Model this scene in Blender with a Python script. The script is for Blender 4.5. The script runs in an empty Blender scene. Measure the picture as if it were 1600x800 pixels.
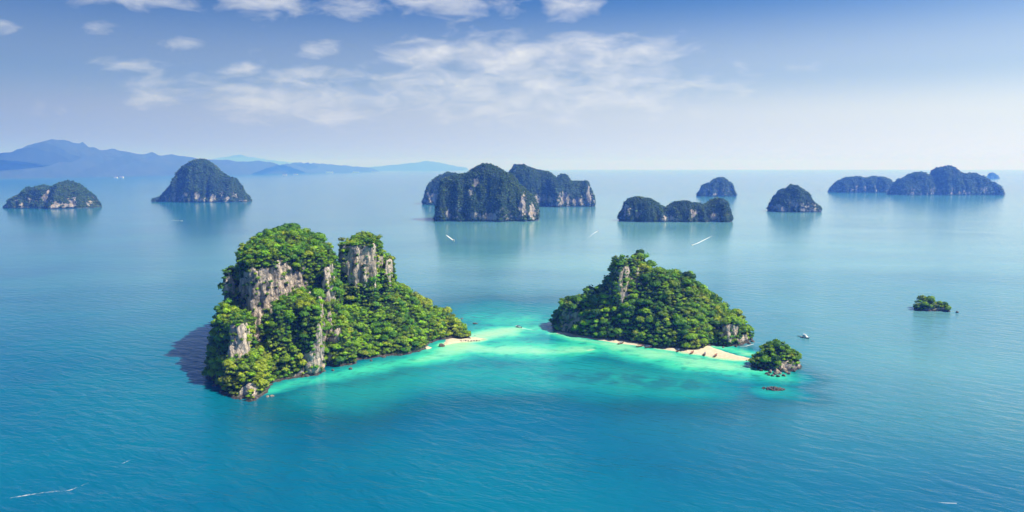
import bpy, bmesh, math, random
import numpy as np
from mathutils import Vector, Matrix
from mathutils.bvhtree import BVHTree

random.seed(7)
RNG = np.random.default_rng(11)
scene = bpy.context.scene
COL = scene.collection

# ------------------------------------------------------------------ camera
CAM_H = 200.0                       # drone altitude in metres
FPX = 1142.0                        # focal length in pixels of a 1600 px wide frame
PITCH = math.atan(138.0 / FPX)
cam_d = bpy.data.cameras.new('camera')
cam_d.sensor_width = 36.0
cam_d.lens = FPX / 1600.0 * 36.0
cam_d.clip_start = 1.0
cam_d.clip_end = 400000.0
cam = bpy.data.objects.new('camera', cam_d)
cam.location = (0, 0, CAM_H)
cam.rotation_euler = (math.pi / 2 - PITCH, 0, 0)
COL.objects.link(cam)
scene.camera = cam

# ------------------------------------------------------------------ sun and sky
SUN_ELEV = math.radians(52)
SUN_AZ = math.radians(100)          # clockwise from +Y
sun_vec = Vector((math.sin(SUN_AZ) * math.cos(SUN_ELEV), math.cos(SUN_AZ) * math.cos(SUN_ELEV), math.sin(SUN_ELEV)))
sun_d = bpy.data.lights.new('sun', 'SUN')
sun_d.energy = 4.6
sun_d.angle = math.radians(0.5)
sun_d.color = (1.0, 0.95, 0.86)
sun = bpy.data.objects.new('sun', sun_d)
sun.rotation_euler = (-sun_vec).to_track_quat('-Z', 'Y').to_euler()
sun.location = (0, 0, 900)
COL.objects.link(sun)

world = bpy.data.worlds.new('World')
scene.world = world
world.use_nodes = True
wt = world.node_tree
wt.nodes.clear()


def nd(tree, kind, **kw):
    n = tree.nodes.new(kind)
    for k, v in kw.items():
        if k == 'ins':
            for kk, vv in v.items():
                n.inputs[kk].default_value = vv
        else:
            setattr(n, k, v)
    return n


def mth(tree, op, a, b=None, c=None, clamp=False):
    n = tree.nodes.new('ShaderNodeMath')
    n.operation = op
    n.use_clamp = clamp
    for i, v in enumerate((a, b, c)):
        if v is None:
            continue
        if isinstance(v, (int, float)):
            n.inputs[i].default_value = v
        else:
            tree.links.new(v, n.inputs[i])
    return n.outputs[0]


def mixc(tree, fac, a, b, mode='MIX'):
    n = tree.nodes.new('ShaderNodeMix')
    n.data_type = 'RGBA'
    n.blend_type = mode
    n.clamp_factor = True
    for sock, v in ((n.inputs[0], fac), (n.inputs[6], a), (n.inputs[7], b)):
        if isinstance(v, (int, float)):
            sock.default_value = v
        elif isinstance(v, tuple):
            sock.default_value = (*v, 1.0) if len(v) == 3 else v
        else:
            tree.links.new(v, sock)
    return n.outputs[2]


def ramp(tree, fac, stops, interp='LINEAR'):
    n = tree.nodes.new('ShaderNodeValToRGB')
    n.color_ramp.interpolation = interp
    els = n.color_ramp.elements
    while len(els) < len(stops):
        els.new(0.5)
    for e, (p, c) in zip(els, stops):
        e.position = p
        e.color = (c, c, c, 1) if isinstance(c, (int, float)) else (*c, 1)
    tree.links.new(fac, n.inputs[0])
    return n.outputs[0]


def noise(tree, vec, scale, detail=4, rough=0.55, dist=0.0):
    n = nd(tree, 'ShaderNodeTexNoise', ins={'Scale': scale, 'Detail': detail, 'Roughness': rough, 'Distortion': dist})
    tree.links.new(vec, n.inputs['Vector'])
    return n.outputs[0]


def mapping(tree, vec, scale=(1, 1, 1), rot=(0, 0, 0), loc=(0, 0, 0)):
    n = nd(tree, 'ShaderNodeMapping')
    n.inputs['Scale'].default_value = scale
    n.inputs['Rotation'].default_value = rot
    n.inputs['Location'].default_value = loc
    tree.links.new(vec, n.inputs['Vector'])
    return n.outputs[0]


sky = nd(wt, 'ShaderNodeTexSky', sky_type='NISHITA')
sky.sun_disc = False
sky.sun_elevation = SUN_ELEV
sky.sun_rotation = SUN_AZ
sky.altitude = 0
sky.air_density = 1.0
sky.dust_density = 0.7
sky.ozone_density = 4.0
geo = nd(wt, 'ShaderNodeTexCoord')
sep = nd(wt, 'ShaderNodeSeparateXYZ')
wt.links.new(geo.outputs['Generated'], sep.inputs[0])
# cloud deck seen in perspective: x/z, y/z
zc = mth(wt, 'MAXIMUM', sep.outputs[2], 0.02)
comb = nd(wt, 'ShaderNodeCombineXYZ')
wt.links.new(mth(wt, 'DIVIDE', sep.outputs[0], zc), comb.inputs[0])
wt.links.new(mth(wt, 'DIVIDE', sep.outputs[1], zc), comb.inputs[1])
deck = comb.outputs[0]
azim = mth(wt, 'ARCTAN2', sep.outputs[0], sep.outputs[1])           # radians, 0 = +Y
elev = mth(wt, 'ARCSINE', sep.outputs[2])
# edge turbulence in azimuth/elevation space
ae = nd(wt, 'ShaderNodeCombineXYZ')
wt.links.new(azim, ae.inputs[0])
wt.links.new(mth(wt, 'MULTIPLY', elev, 2.8), ae.inputs[1])
turb = noise(wt, ae.outputs[0], 19.0, 8, 0.6, 0.5)
turb2 = noise(wt, ae.outputs[0], 9.0, 4, 0.6, 0.2)
# individual cumulus banks: (azimuth deg, elevation deg, half width deg, half height deg, density)
CLOUDS = [
    (-27.0, 11.6, 4.2, 1.0, 0.9), (-18.5, 11.8, 3.2, 1.0, 1.0), (-12.5, 11.7, 3.6, 0.9, 0.85),
    (-4.2, 12.2, 5.0, 1.0, 0.95), (4.6, 11.9, 2.2, 1.1, 1.0), (10.5, 12.9, 4.0, 0.5, 0.5),
    (-34.6, 8.8, 1.6, 0.5, 0.6), (-28.8, 9.2, 1.3, 0.5, 0.55), (-23.6, 8.6, 1.3, 0.5, 0.6), (-14.8, 8.5, 1.7, 0.75, 0.7),
    (-6.5, 8.5, 3.0, 1.2, 1.0), (-1.0, 8.3, 4.2, 1.5, 1.1), (5.0, 8.5, 5.0, 1.5, 1.1), (11.0, 8.8, 3.4, 0.9, 0.8),
    (-20.0, 6.9, 1.8, 0.7, 0.7), (-15.0, 6.8, 2.4, 0.75, 0.7), (-27.5, 6.8, 2.4, 0.6, 0.45), (-10.0, 6.7, 1.6, 0.6, 0.5),
    (2.0, 6.0, 14.0, 2.3, 0.85), (-16.0, 5.2, 11.0, 2.0, 0.7),
    (-52.0, 9.5, 6.0, 1.6, 0.8), (52.0, 10.5, 6.0, 1.4, 0.6), (-70.0, 13.0, 8.0, 2.2, 0.8), (75.0, 12.0, 9.0, 2.0, 0.7),
]
D2R = math.pi / 180
acc = None
for (ca, ce, wa, we, dn) in CLOUDS:
    va = nd(wt, 'ShaderNodeVectorMath', operation='MULTIPLY_ADD')
    wt.links.new(ae.outputs[0], va.inputs[0])
    va.inputs[1].default_value = (1 / (wa * D2R), 1 / (2.8 * we * D2R), 0)
    va.inputs[2].default_value = (-ca / wa, -ce / we, 0)
    dp = nd(wt, 'ShaderNodeVectorMath', operation='DOT_PRODUCT')
    wt.links.new(va.outputs[0], dp.inputs[0])
    wt.links.new(va.outputs[0], dp.inputs[1])
    g = mth(wt, 'MULTIPLY_ADD', dp.outputs['Value'], -0.9, math.log(dn))
    acc = g if acc is None else mth(wt, 'MAXIMUM', acc, g)
acc = mth(wt, 'EXPONENT', acc)
# scattered fair-weather clouds over the rest of the sky, above the frame
dn_ = noise(wt, mapping(wt, deck, (1, 1, 0)), 0.9, 5, 0.55, 0.2)
high = mth(wt, 'MULTIPLY', ramp(wt, dn_, [(0.50, 0.0), (0.68, 0.8)]), ramp(wt, sep.outputs[2], [(0.235, 0.0), (0.30, 1.0)]))
acc = mth(wt, 'MAXIMUM', acc, high)
wisp = ramp(wt, turb, [(0.32, 0.0), (0.66, 1.0)])
body = ramp(wt, turb2, [(0.30, 0.0), (0.68, 1.0)])
dens = mth(wt, 'MULTIPLY', acc, mth(wt, 'MULTIPLY_ADD', body, 0.55, 0.60))
dens = mth(wt, 'SUBTRACT', dens, mth(wt, 'MULTIPLY', mth(wt, 'SUBTRACT', 1.0, wisp), 0.50))
cov = ramp(wt, dens, [(0.0, 0.0), (0.35, 0.34), (0.9, 0.74)])
shade = ramp(wt, turb, [(0.3, (5.2, 5.5, 6.2)), (0.7, (7.8, 7.8, 7.7))])
# deepen the zenithward blue against the bright horizon
nrm = mixc(wt, 1.0, sky.outputs[0], (0.125, 0.125, 0.125), 'MULTIPLY')
gam = nd(wt, 'ShaderNodeGamma', ins={'Gamma': 1.6})
wt.links.new(nrm, gam.inputs['Color'])
skyg = mixc(wt, 1.0, gam.outputs[0], (4.1, 6.5, 7.9), 'MULTIPLY')
# milky air low over the sea, brighter towards the sun
toward = mth(wt, 'COSINE', mth(wt, 'SUBTRACT', azim, SUN_AZ - 0.25))
milk_v = mth(wt, 'MULTIPLY_ADD', toward, 3.7, 4.9)
milk = mixc(wt, mth(wt, 'MULTIPLY_ADD', toward, 0.5, 0.5), (0.84, 0.92, 1.03), (1.06, 1.07, 0.95))
mm = nd(wt, 'ShaderNodeVectorMath', operation='SCALE')
wt.links.new(milk, mm.inputs[0])
wt.links.new(milk_v, mm.inputs[3])
mf = ramp(wt, mth(wt, 'DIVIDE', elev, 14.0 * D2R), [(0.0, 0.96), (0.25, 0.82), (0.5, 0.42), (0.95, 0.0)], 'EASE')
dk = nd(wt, 'ShaderNodeVectorMath', operation='SCALE')
wt.links.new(skyg, dk.inputs[0])
wt.links.new(mth(wt, 'MULTIPLY_ADD', toward, 0.28, 0.80), dk.inputs[3])
skyg = mixc(wt, mf, dk.outputs[0], mm.outputs[0])
skyc = mixc(wt, cov, skyg, shade)
bg = nd(wt, 'ShaderNodeBackground')
bg.inputs['Strength'].default_value = 0.08
wt.links.new(skyc, bg.inputs['Color'])
wo = nd(wt, 'ShaderNodeOutputWorld')
wt.links.new(bg.outputs[0], wo.inputs['Surface'])

scene.view_settings.view_transform = 'Standard'
scene.view_settings.look = 'None'
scene.view_settings.gamma = 1.0
scene.view_settings.exposure = 0.65
scene.view_settings.use_curve_mapping = False
scene.render.engine = 'CYCLES'
scene.cycles.use_denoising = True
scene.cycles.max_bounces = 6
scene.cycles.diffuse_bounces = 2
scene.cycles.glossy_bounces = 2
scene.cycles.transmission_bounces = 2
scene.cycles.transparent_max_bounces = 8
scene.cycles.volume_bounces = 1


# ------------------------------------------------------------------ image pixel helpers
def sea(px, py):
    """world position on the sea surface of the point seen at an image pixel"""
    u, v = (px - 800) / FPX, (400 - py) / FPX
    t = CAM_H / (math.sin(PITCH) - v * math.cos(PITCH))
    return Vector((u * t, (math.cos(PITCH) + v * math.sin(PITCH)) * t, 0))


def ztop(pbase, ptop):
    """height of a point standing over sea row pbase and reaching row ptop"""
    d = sea(800, pbase).y
    v = (400 - ptop) / FPX
    t = d / (math.cos(PITCH) + v * math.sin(PITCH))
    return CAM_H + (-math.sin(PITCH) + v * math.cos(PITCH)) * t


def pt(px, py, row):
    """point over sea row `row`"""
    d = sea(800, row).y
    v = (400 - py) / FPX
    t = d / (math.cos(PITCH) + v * math.sin(PITCH))
    return Vector(((px - 800) / FPX * t, d, CAM_H + (-math.sin(PITCH) + v * math.cos(PITCH)) * t))


# ------------------------------------------------------------------ numpy noise
_P = RNG.permutation(256)
_P = np.concatenate([_P, _P, _P])
_G = RNG.normal(size=(256, 3))
_G /= np.linalg.norm(_G, axis=1)[:, None]


def perlin(p):
    p = np.asarray(p, dtype=np.float64)
    i = np.floor(p).astype(np.int64)
    f = p - i
    i &= 255
    w = f * f * f * (f * (f * 6 - 15) + 10)
    out = 0
    for dx in (0, 1):
        for dy in (0, 1):
            for dz in (0, 1):
                h = _P[_P[_P[i[:, 0] + dx] + i[:, 1] + dy] + i[:, 2] + dz]
                g = _G[h]
                d = f - (dx, dy, dz)
                wt_ = (w[:, 0] if dx else 1 - w[:, 0]) * (w[:, 1] if dy else 1 - w[:, 1]) * (w[:, 2] if dz else 1 - w[:, 2])
                out = out + wt_ * (g * d).sum(1)
    return out * 1.6


def fbm(p, octv=4, gain=0.5):
    a, s, out = 1.0, 1.0, 0
    for k in range(octv):
        out = out + a * perlin(p * s + 17.3 * k)
        a *= gain
        s *= 2.03
    return out


def xy0(x, y, s, z=0.0):
    return np.stack([x.ravel() / s, y.ravel() / s, np.full(x.size, z)], 1)


# ------------------------------------------------------------------ mesh helpers
def tri_mesh(name, V, F, mat, attrs=None, smooth=False):
    me = bpy.data.meshes.new(name)
    V = np.ascontiguousarray(V, dtype=np.float32)
    F = np.ascontiguousarray(F, dtype=np.int32)
    k = F.shape[1]
    me.vertices.add(len(V))
    me.vertices.foreach_set('co', V.ravel())
    me.loops.add(F.size)
    me.loops.foreach_set('vertex_index', F.ravel())
    me.polygons.add(len(F))
    me.polygons.foreach_set('loop_start', np.arange(0, F.size, k, dtype=np.int32))
    me.polygons.foreach_set('use_smooth', np.full(len(F), smooth, dtype=bool))
    me.update(calc_edges=True)
    if mat:
        me.materials.append(mat)
    for an, av in (attrs or {}).items():
        av = np.asarray(av, dtype=np.float32)
        if av.ndim == 1:
            at = me.attributes.new(an, 'FLOAT', 'POINT')
            at.data.foreach_set('value', av)
        else:
            at = me.attributes.new(an, 'FLOAT_COLOR', 'POINT')
            if av.shape[1] == 3:
                av = np.concatenate([av, np.ones((len(av), 1), np.float32)], 1)
            at.data.foreach_set('color', np.ascontiguousarray(av).ravel())
    return me


def link(name, data, parent=None, loc=None, label=None, cat=None, group=None, kind=None):
    o = bpy.data.objects.new(name, data)
    COL.objects.link(o)
    if parent:
        o.parent = parent
    if loc is not None:
        o.location = loc
    if label:
        o['label'] = label
    if cat:
        o['category'] = cat
    if group:
        o['group'] = group
    if kind:
        o['kind'] = kind
    return o


def grid_faces(nx, ny):
    i = np.arange(nx - 1)
    j = np.arange(ny - 1)
    ii, jj = np.meshgrid(i, j, indexing='ij')
    a = (ii * ny + jj).ravel()
    return np.stack([a, a + ny, a + ny + 1, a + 1], 1)


# ------------------------------------------------------------------ materials
def new_mat(name):
    m = bpy.data.materials.new(name)
    m.use_nodes = True
    t = m.node_tree
    t.nodes.clear()
    out = nd(t, 'ShaderNodeOutputMaterial')
    p = nd(t, 'ShaderNodeBsdfPrincipled')
    t.links.new(p.outputs[0], out.inputs['Surface'])
    return m, t, p, out


def simple(name, col, rough=0.5, metal=0.0, var=0.12, scale=3.0):
    m, t, p, _ = new_mat(name)
    tc = nd(t, 'ShaderNodeTexCoord')
    n = noise(t, tc.outputs['Object'], scale, 4)
    c = mixc(t, n, tuple(x * (1 - var) for x in col), tuple(min(1, x * (1 + var)) for x in col))
    t.links.new(c, p.inputs['Base Color'])
    p.inputs['Roughness'].default_value = rough
    p.inputs['Metallic'].default_value = metal
    return m


def rock_material(name, far=False):
    m, t, p, _ = new_mat(name)
    g = nd(t, 'ShaderNodeNewGeometry')
    pos = g.outputs['Position']
    k = 0.35 if far else 1.0
    streak = noise(t, mapping(t, pos, (0.16 * k, 0.16 * k, 0.022 * k)), 1.0, 6, 0.6, 0.4)
    blot = noise(t, pos, 0.05 * k, 5, 0.6)
    fine = noise(t, pos, 0.9 * k, 5, 0.65)
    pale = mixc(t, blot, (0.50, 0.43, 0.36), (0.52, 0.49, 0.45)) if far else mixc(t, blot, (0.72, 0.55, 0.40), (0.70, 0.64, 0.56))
    grey = mixc(t, fine, (0.11, 0.11, 0.115), (0.36, 0.345, 0.33))
    c = mixc(t, ramp(t, streak, [(0.40, 0.0), (0.54, 1.0)]), grey, pale)
    c = mixc(t, ramp(t, blot, [(0.40, 0.0), (0.70, 0.35)]), c, (0.36, 0.22, 0.12))
    c = mixc(t, mth(t, 'MULTIPLY', ramp(t, fine, [(0.35, 1.0), (0.52, 0.0)]), 0.45), c, (0.08, 0.08, 0.08))
    st2 = noise(t, mapping(t, pos, (0.55 * k, 0.55 * k, 0.03 * k)), 1.0, 5, 0.65, 0.3)
    c = mixc(t, ramp(t, st2, [(0.56, 0.0), (0.70, 0.6)]), c, (0.07, 0.068, 0.07))
    c = mixc(t, ramp(t, noise(t, mapping(t, pos, (0.3 * k, 0.3 * k, 0.05 * k), (0, 0, 0), (40, 9, 3)), 1.0, 4, 0.6), [(0.58, 0.0), (0.70, 0.55)]), c, (0.48, 0.25, 0.11))
    vo = nd(t, 'ShaderNodeTexVoronoi', feature='DISTANCE_TO_EDGE', ins={'Scale': 1.0})
    t.links.new(mapping(t, pos, (0.30 * k, 0.30 * k, 0.13 * k)), vo.inputs['Vector'])
    crack = ramp(t, vo.outputs['Distance'], [(0.0, 1.0), (0.10, 0.0)])
    c = mixc(t, mth(t, 'MULTIPLY', crack, mth(t, 'MULTIPLY', fine, 0.8)), c, (0.05, 0.048, 0.045))
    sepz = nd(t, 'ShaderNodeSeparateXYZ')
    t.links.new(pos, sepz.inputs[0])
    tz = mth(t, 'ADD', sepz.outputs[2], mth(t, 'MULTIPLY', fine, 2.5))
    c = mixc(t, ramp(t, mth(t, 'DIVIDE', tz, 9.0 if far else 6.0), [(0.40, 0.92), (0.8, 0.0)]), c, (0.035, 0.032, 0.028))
    va = nd(t, 'ShaderNodeAttribute', attribute_name='veg')
    gn = noise(t, pos, 0.5 * k, 5, 0.6)
    green = ramp(t, gn, [(0.3, (0.012, 0.026, 0.006)), (0.55, (0.03, 0.06, 0.010)), (0.8, (0.07, 0.10, 0.02))])
    vf = mth(t, 'ADD', va.outputs['Fac'], mth(t, 'MULTIPLY', mth(t, 'SUBTRACT', fine, 0.5), 0.9))
    c = mixc(t, ramp(t, vf, [(0.40, 0.0), (0.60, 1.0)]), c, green)
    t.links.new(c, p.inputs['Base Color'])
    p.inputs['Roughness'].default_value = 0.9
    p.inputs['Specular IOR Level'].default_value = 0.2
    b = nd(t, 'ShaderNodeBump', ins={'Strength': 0.9, 'Distance': 1.5 / k})
    hsum = mth(t, 'ADD', mth(t, 'MULTIPLY', streak, 1.2), mth(t, 'MULTIPLY', fine, 0.8))
    hsum = mth(t, 'SUBTRACT', hsum, mth(t, 'MULTIPLY', crack, 0.35))
    t.links.new(hsum, b.inputs['Height'])
    t.links.new(b.outputs[0], p.inputs['Normal'])
    return m


def foliage_material(name):
    m, t, p, out = new_mat(name)
    a = nd(t, 'ShaderNodeAttribute', attribute_name='tint')
    g = nd(t, 'ShaderNodeNewGeometry')
    n = noise(t, g.outputs['Position'], 0.8, 4, 0.6)
    c = mixc(t, n, (0.55, 0.55, 0.55), (1.35, 1.35, 1.35))
    c = mixc(t, 1.0, a.outputs['Color'], c, 'MULTIPLY')
    t.links.new(c, p.inputs['Base Color'])
    p.inputs['Roughness'].default_value = 0.6
    p.inputs['Specular IOR Level'].default_value = 0.25
    tr = nd(t, 'ShaderNodeBsdfTranslucent')
    t.links.new(mixc(t, 1.0, c, (1.2, 1.3, 0.4), 'MULTIPLY'), tr.inputs['Color'])
    mx = nd(t, 'ShaderNodeMixShader')
    mx.inputs[0].default_value = 0.22
    t.links.new(p.outputs[0], mx.inputs[1])
    t.links.new(tr.outputs[0], mx.inputs[2])
    t.links.new(mx.outputs[0], out.inputs['Surface'])
    return m


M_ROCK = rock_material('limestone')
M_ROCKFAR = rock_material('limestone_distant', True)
M_LEAF = foliage_material('foliage')
M_BARK = simple('bark', (0.16, 0.12, 0.08), 0.9)


def boulder_material(name, c0, c1, c2):
    m, t, p, _ = new_mat(name)
    g = nd(t, 'ShaderNodeNewGeometry')
    n1 = noise(t, g.outputs['Position'], 0.35, 5, 0.6)
    n2 = noise(t, g.outputs['Position'], 1.6, 5, 0.7)
    c = mixc(t, ramp(t, n1, [(0.35, 0.0), (0.65, 1.0)]), c0, c1)
    c = mixc(t, ramp(t, n2, [(0.4, 0.9), (0.6, 0.0)]), c, c2)
    t.links.new(c, p.inputs['Base Color'])
    p.inputs['Roughness'].default_value = 0.85
    b = nd(t, 'ShaderNodeBump', ins={'Strength': 0.7, 'Distance': 0.5})
    t.links.new(n2, b.inputs['Height'])
    t.links.new(b.outputs[0], p.inputs['Normal'])
    return m


M_BOULDER = boulder_material('pale_boulder', (0.46, 0.36, 0.26), (0.36, 0.30, 0.24), (0.16, 0.12, 0.09))
M_DARKROCK = boulder_material('dark_reef_rock', (0.10, 0.085, 0.075), (0.20, 0.16, 0.13), (0.035, 0.03, 0.03))


# ------------------------------------------------------------------ terrain primitives
def poly_sd(poly, x, y):
    """signed distance, positive inside"""
    best = np.full(x.shape, 1e18)
    inside = np.zeros(x.shape, bool)
    n = len(poly)
    for i in range(n):
        x0, y0 = poly[i][0], poly[i][1]
        x1, y1 = poly[(i + 1) % n][0], poly[(i + 1) % n][1]
        ex, ey = x1 - x0, y1 - y0
        t = np.clip(((x - x0) * ex + (y - y0) * ey) / (ex * ex + ey * ey + 1e-9), 0, 1)
        best = np.minimum(best, (x - x0 - t * ex) ** 2 + (y - y0 - t * ey) ** 2)
        if abs(ey) > 1e-9:
            c = ((y0 > y) != (y1 > y)) & (x < ex * (y - y0) / ey + x0)
            inside ^= c
    d = np.sqrt(best)
    return np.where(inside, d, -d)


def ss(t):
    t = np.clip(t, 0, 1)
    return t * t * (3 - 2 * t)


def crag(poly, h, w, dome, R, x, y):
    sd = poly_sd(poly, x, y)
    u = 1 - np.clip(sd / R, 0, 1)
    return np.where(sd > -2, h * ss(sd / w) + dome * (1 - u * u), -8.0) - 8 * ss(-sd / 10)


def ridge(pts, p, x, y, cap=3.0):
    """pts: (x, y, height, half width); dome-like ridge with exponent p (large = cliffy); cap: how steeply a segment ends"""
    out = np.full(x.shape, -8.0)
    for (x0, y0, z0, w0), (x1, y1, z1, w1) in zip(pts[:-1], pts[1:]):
        ex, ey = x1 - x0, y1 - y0
        L = math.hypot(ex, ey)
        al = ((x - x0) * ex + (y - y0) * ey) / L
        ac = ((x - x0) * ey - (y - y0) * ex) / L
        over = np.maximum(np.maximum(-al, al - L), 0) * cap
        t = np.clip(al / L, 0, 1)
        d = np.sqrt(over ** 2 + ac ** 2)
        z = z0 + (z1 - z0) * t
        w = w0 + (w1 - w0) * t
        q = d / w
        h = np.where(q < 1, (z + 6) * (1 - q ** p) - 6, -6 - (q - 1) * 20)
        out = np.maximum(out, h)
    return np.maximum(out, -8)


def smax(a, b, k):
    h = np.clip(0.5 + 0.5 * (a - b) / k, 0, 1)
    return b + (a - b) * h + k * h * (1 - h)


def island_mesh(hfun, bounds, step, voxel, warp, rough, seed):
    """height function -> closed solid -> voxel remesh -> rock relief; returns V, F(quads/tris), normals"""
    x0, x1, y0, y1 = bounds
    xs = np.arange(x0, x1 + step, step)
    ys = np.arange(y0, y1 + step, step)
    X, Y = np.meshgrid(xs, ys, indexing='ij')
    wx = X + warp * (fbm(xy0(X, Y, warp * 5, seed), 4).reshape(X.shape))
    wy = Y + warp * (fbm(xy0(X, Y, warp * 5, seed + 31.7), 4).reshape(X.shape))
    Z = hfun(wx, wy)
    Z = np.where(Z > 0, Z + rough * 1.2 * fbm(xy0(X, Y, 22 * voxel, seed + 5), 4).reshape(X.shape) * np.clip(Z / 15, 0, 1), Z)
    Z = np.maximum(Z, -7.0)
    Z[0, :] = Z[-1, :] = -7
    Z[:, 0] = Z[:, -1] = -7
    nx, ny = X.shape
    top = np.stack([X.ravel(), Y.ravel(), Z.ravel()], 1)
    bot = top.copy()
    bot[:, 2] = -9 - voxel
    n = nx * ny
    F = grid_faces(nx, ny)
    Fb = F[:, ::-1] + n
    sides = []
    idx = np.arange(n).reshape(nx, ny)
    for e in (idx[:, 0], idx[-1, :], idx[::-1, -1], idx[0, ::-1]):
        a, b = e[:-1], e[1:]
        sides.append(np.stack([a, b, b + n, a + n], 1)[:, ::-1])
    me = tri_mesh('tmp', np.concatenate([top, bot]), np.concatenate([F, Fb] + sides), None)
    ob = bpy.data.objects.new('tmp', me)
    COL.objects.link(ob)
    md = ob.modifiers.new('r', 'REMESH')
    md.mode = 'VOXEL'
    md.voxel_size = voxel
    dg = bpy.context.evaluated_depsgraph_get()
    ev = ob.evaluated_get(dg)
    em = ev.to_mesh()
    nv = len(em.vertices)
    V = np.empty(nv * 3, np.float32)
    em.vertices.foreach_get('co', V)
    N = np.empty(nv * 3, np.float32)
    em.vertices.foreach_get('normal', N)
    em.calc_loop_triangles()
    T = np.empty(len(em.loop_triangles) * 3, np.int32)
    em.loop_triangles.foreach_get('vertices', T)
    ev.to_mesh_clear()
    bpy.data.objects.remove(ob)
    bpy.data.meshes.remove(me)
    V = V.reshape(-1, 3).astype(np.float64)
    N = N.reshape(-1, 3).astype(np.float64)
    T = T.reshape(-1, 3)
    keep = (V[T][:, :, 2].max(1) > -3.0)
    T = T[keep]
    used = np.unique(T)
    mp = np.full(len(V), -1)
    mp[used] = np.arange(len(used))
    V, N, T = V[used], N[used], mp[T]
    # rock relief: vertical fluting on steep faces, general lumps elsewhere
    steep = np.clip(1 - N[:, 2], 0, 1)
    fl = fbm(V / np.array([7.0, 7.0, 42.0]) / (voxel / 1.6) + seed, 4)
    lump = fbm(V / (13.0 * voxel / 1.6) + seed * 3, 4)
    ridged = 1 - np.abs(fbm(V / np.array([16.0, 16.0, 60.0]) / (voxel / 1.6) - seed, 3)) * 2
    ledge = fbm(V / np.array([14.0, 14.0, 3.4]) / (voxel / 1.6) + seed * 5, 3)
    chip = np.abs(fbm(V / np.array([3.6, 3.6, 5.0]) / (voxel / 1.6) + seed * 7, 3))
    disp = rough * (steep * (fl * 1.3 + ridged * 1.0 + ledge * 0.25 - chip * 0.45) + lump * 0.5)
    V = V + N * disp[:, None]
    # wave-cut notch at the waterline
    nz = np.exp(-((V[:, 2] - 1.0) / 2.2) ** 2) * np.clip(steep * 1.3, 0, 1)
    hn = N.copy()
    hn[:, 2] = 0
    V = V - hn * (nz * rough * 1.3)[:, None]
    # fresh normals
    e1 = V[T[:, 1]] - V[T[:, 0]]
    e2 = V[T[:, 2]] - V[T[:, 0]]
    fn = np.cross(e1, e2)
    N2 = np.zeros_like(V)
    for k in range(3):
        np.add.at(N2, T[:, k], fn)
    N2 /= np.linalg.norm(N2, axis=1)[:, None] + 1e-9
    return V, T, N2, fn


# ------------------------------------------------------------------ tree crowns
def ico(sub):
    bm = bmesh.new()
    bmesh.ops.create_icosphere(bm, subdivisions=sub, radius=1.0)
    V = np.array([v.co[:] for v in bm.verts])
    F = np.array([[v.index for v in f.verts] for f in bm.faces])
    bm.free()
    return V, F


ICO = {1: ico(1), 2: ico(2), 3: ico(3)}


def crown_variant(rng, sub, nquads, flat=0.8):
    """lumpy crown core plus leaf sprays standing off it; unit radius, centred on origin"""
    V, F = ICO[sub]
    V = V.copy()
    lobes = rng.normal(size=(9, 3))
    lobes[:, 2] = np.abs(lobes[:, 2]) * 0.7
    lobes /= np.linalg.norm(lobes, axis=1)[:, None]
    d = (V @ lobes.T).max(1)
    r = 0.50 + 0.42 * np.clip((d - 0.62) / 0.38, 0, 1) + rng.uniform(-0.10, 0.10, len(V))
    V[:, :2] *= rng.uniform(0.85, 1.2, 2)[None]
    V = V * r[:, None]
    V[:, 2] *= flat
    V[:, 2] = np.where(V[:, 2] < -0.3, -0.3 + (V[:, 2] + 0.3) * 0.5, V[:, 2])
    vs, fs = [V], [F]
    off = len(V)
    if nquads:
        D = rng.normal(size=(nquads, 3))
        D[:, 2] = np.where(D[:, 2] < -0.2, -D[:, 2], D[:, 2])
        D /= np.linalg.norm(D, axis=1)[:, None]
        dd = (D @ lobes.T).max(1)
        rr = 0.55 + 0.45 * np.clip((dd - 0.62) / 0.38, 0, 1) + rng.uniform(-0.08, 0.20, nquads)
        C = D * rr[:, None]
        C[:, 2] *= flat
        nn = D + rng.normal(size=(nquads, 3)) * 0.45 + (0, 0, 0.25)
        nn /= np.linalg.norm(nn, axis=1)[:, None]
        a = np.cross(nn, rng.normal(size=(nquads, 3)))
        a /= np.linalg.norm(a, axis=1)[:, None]
        b = np.cross(nn, a)
        s = rng.uniform(0.16, 0.32, nquads)[:, None]
        q = np.stack([C - a * s, C - b * s * 0.7 - nn * s * 0.2, C + a * s, C + b * s * 0.7 - nn * s * 0.2], 1).reshape(-1, 3)
        k = off + np.arange(nquads) * 4
        fs.append(np.stack([k, k + 1, k + 2], 1))
        fs.append(np.stack([k, k + 2, k + 3], 1))
        vs.append(q)
    return np.concatenate(vs), np.concatenate(fs)


_r = np.random.default_rng(5)
CROWN_NEAR = [crown_variant(_r, 2 if f < 0.7 else 1, 47, f) for f in (0.7, 0.75, 0.8, 0.8, 0.9, 0.65, 0.72, 0.85, 1.05, 1.15)]
CROWN_FAR = [crown_variant(_r, 1, 8) for _ in range(8)]
CROWN_BIG = [crown_variant(_r, 3, 220, f) for f in (0.70, 0.78, 0.85, 0.95, 0.68, 0.8)]

GREENS = np.array([
    [0.060, 0.170, 0.006], [0.030, 0.100, 0.010], [0.115, 0.255, 0.006], [0.190, 0.335, 0.006],
    [0.070, 0.185, 0.012], [0.018, 0.062, 0.012], [0.145, 0.230, 0.010], [0.250, 0.310, 0.016],
])


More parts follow.
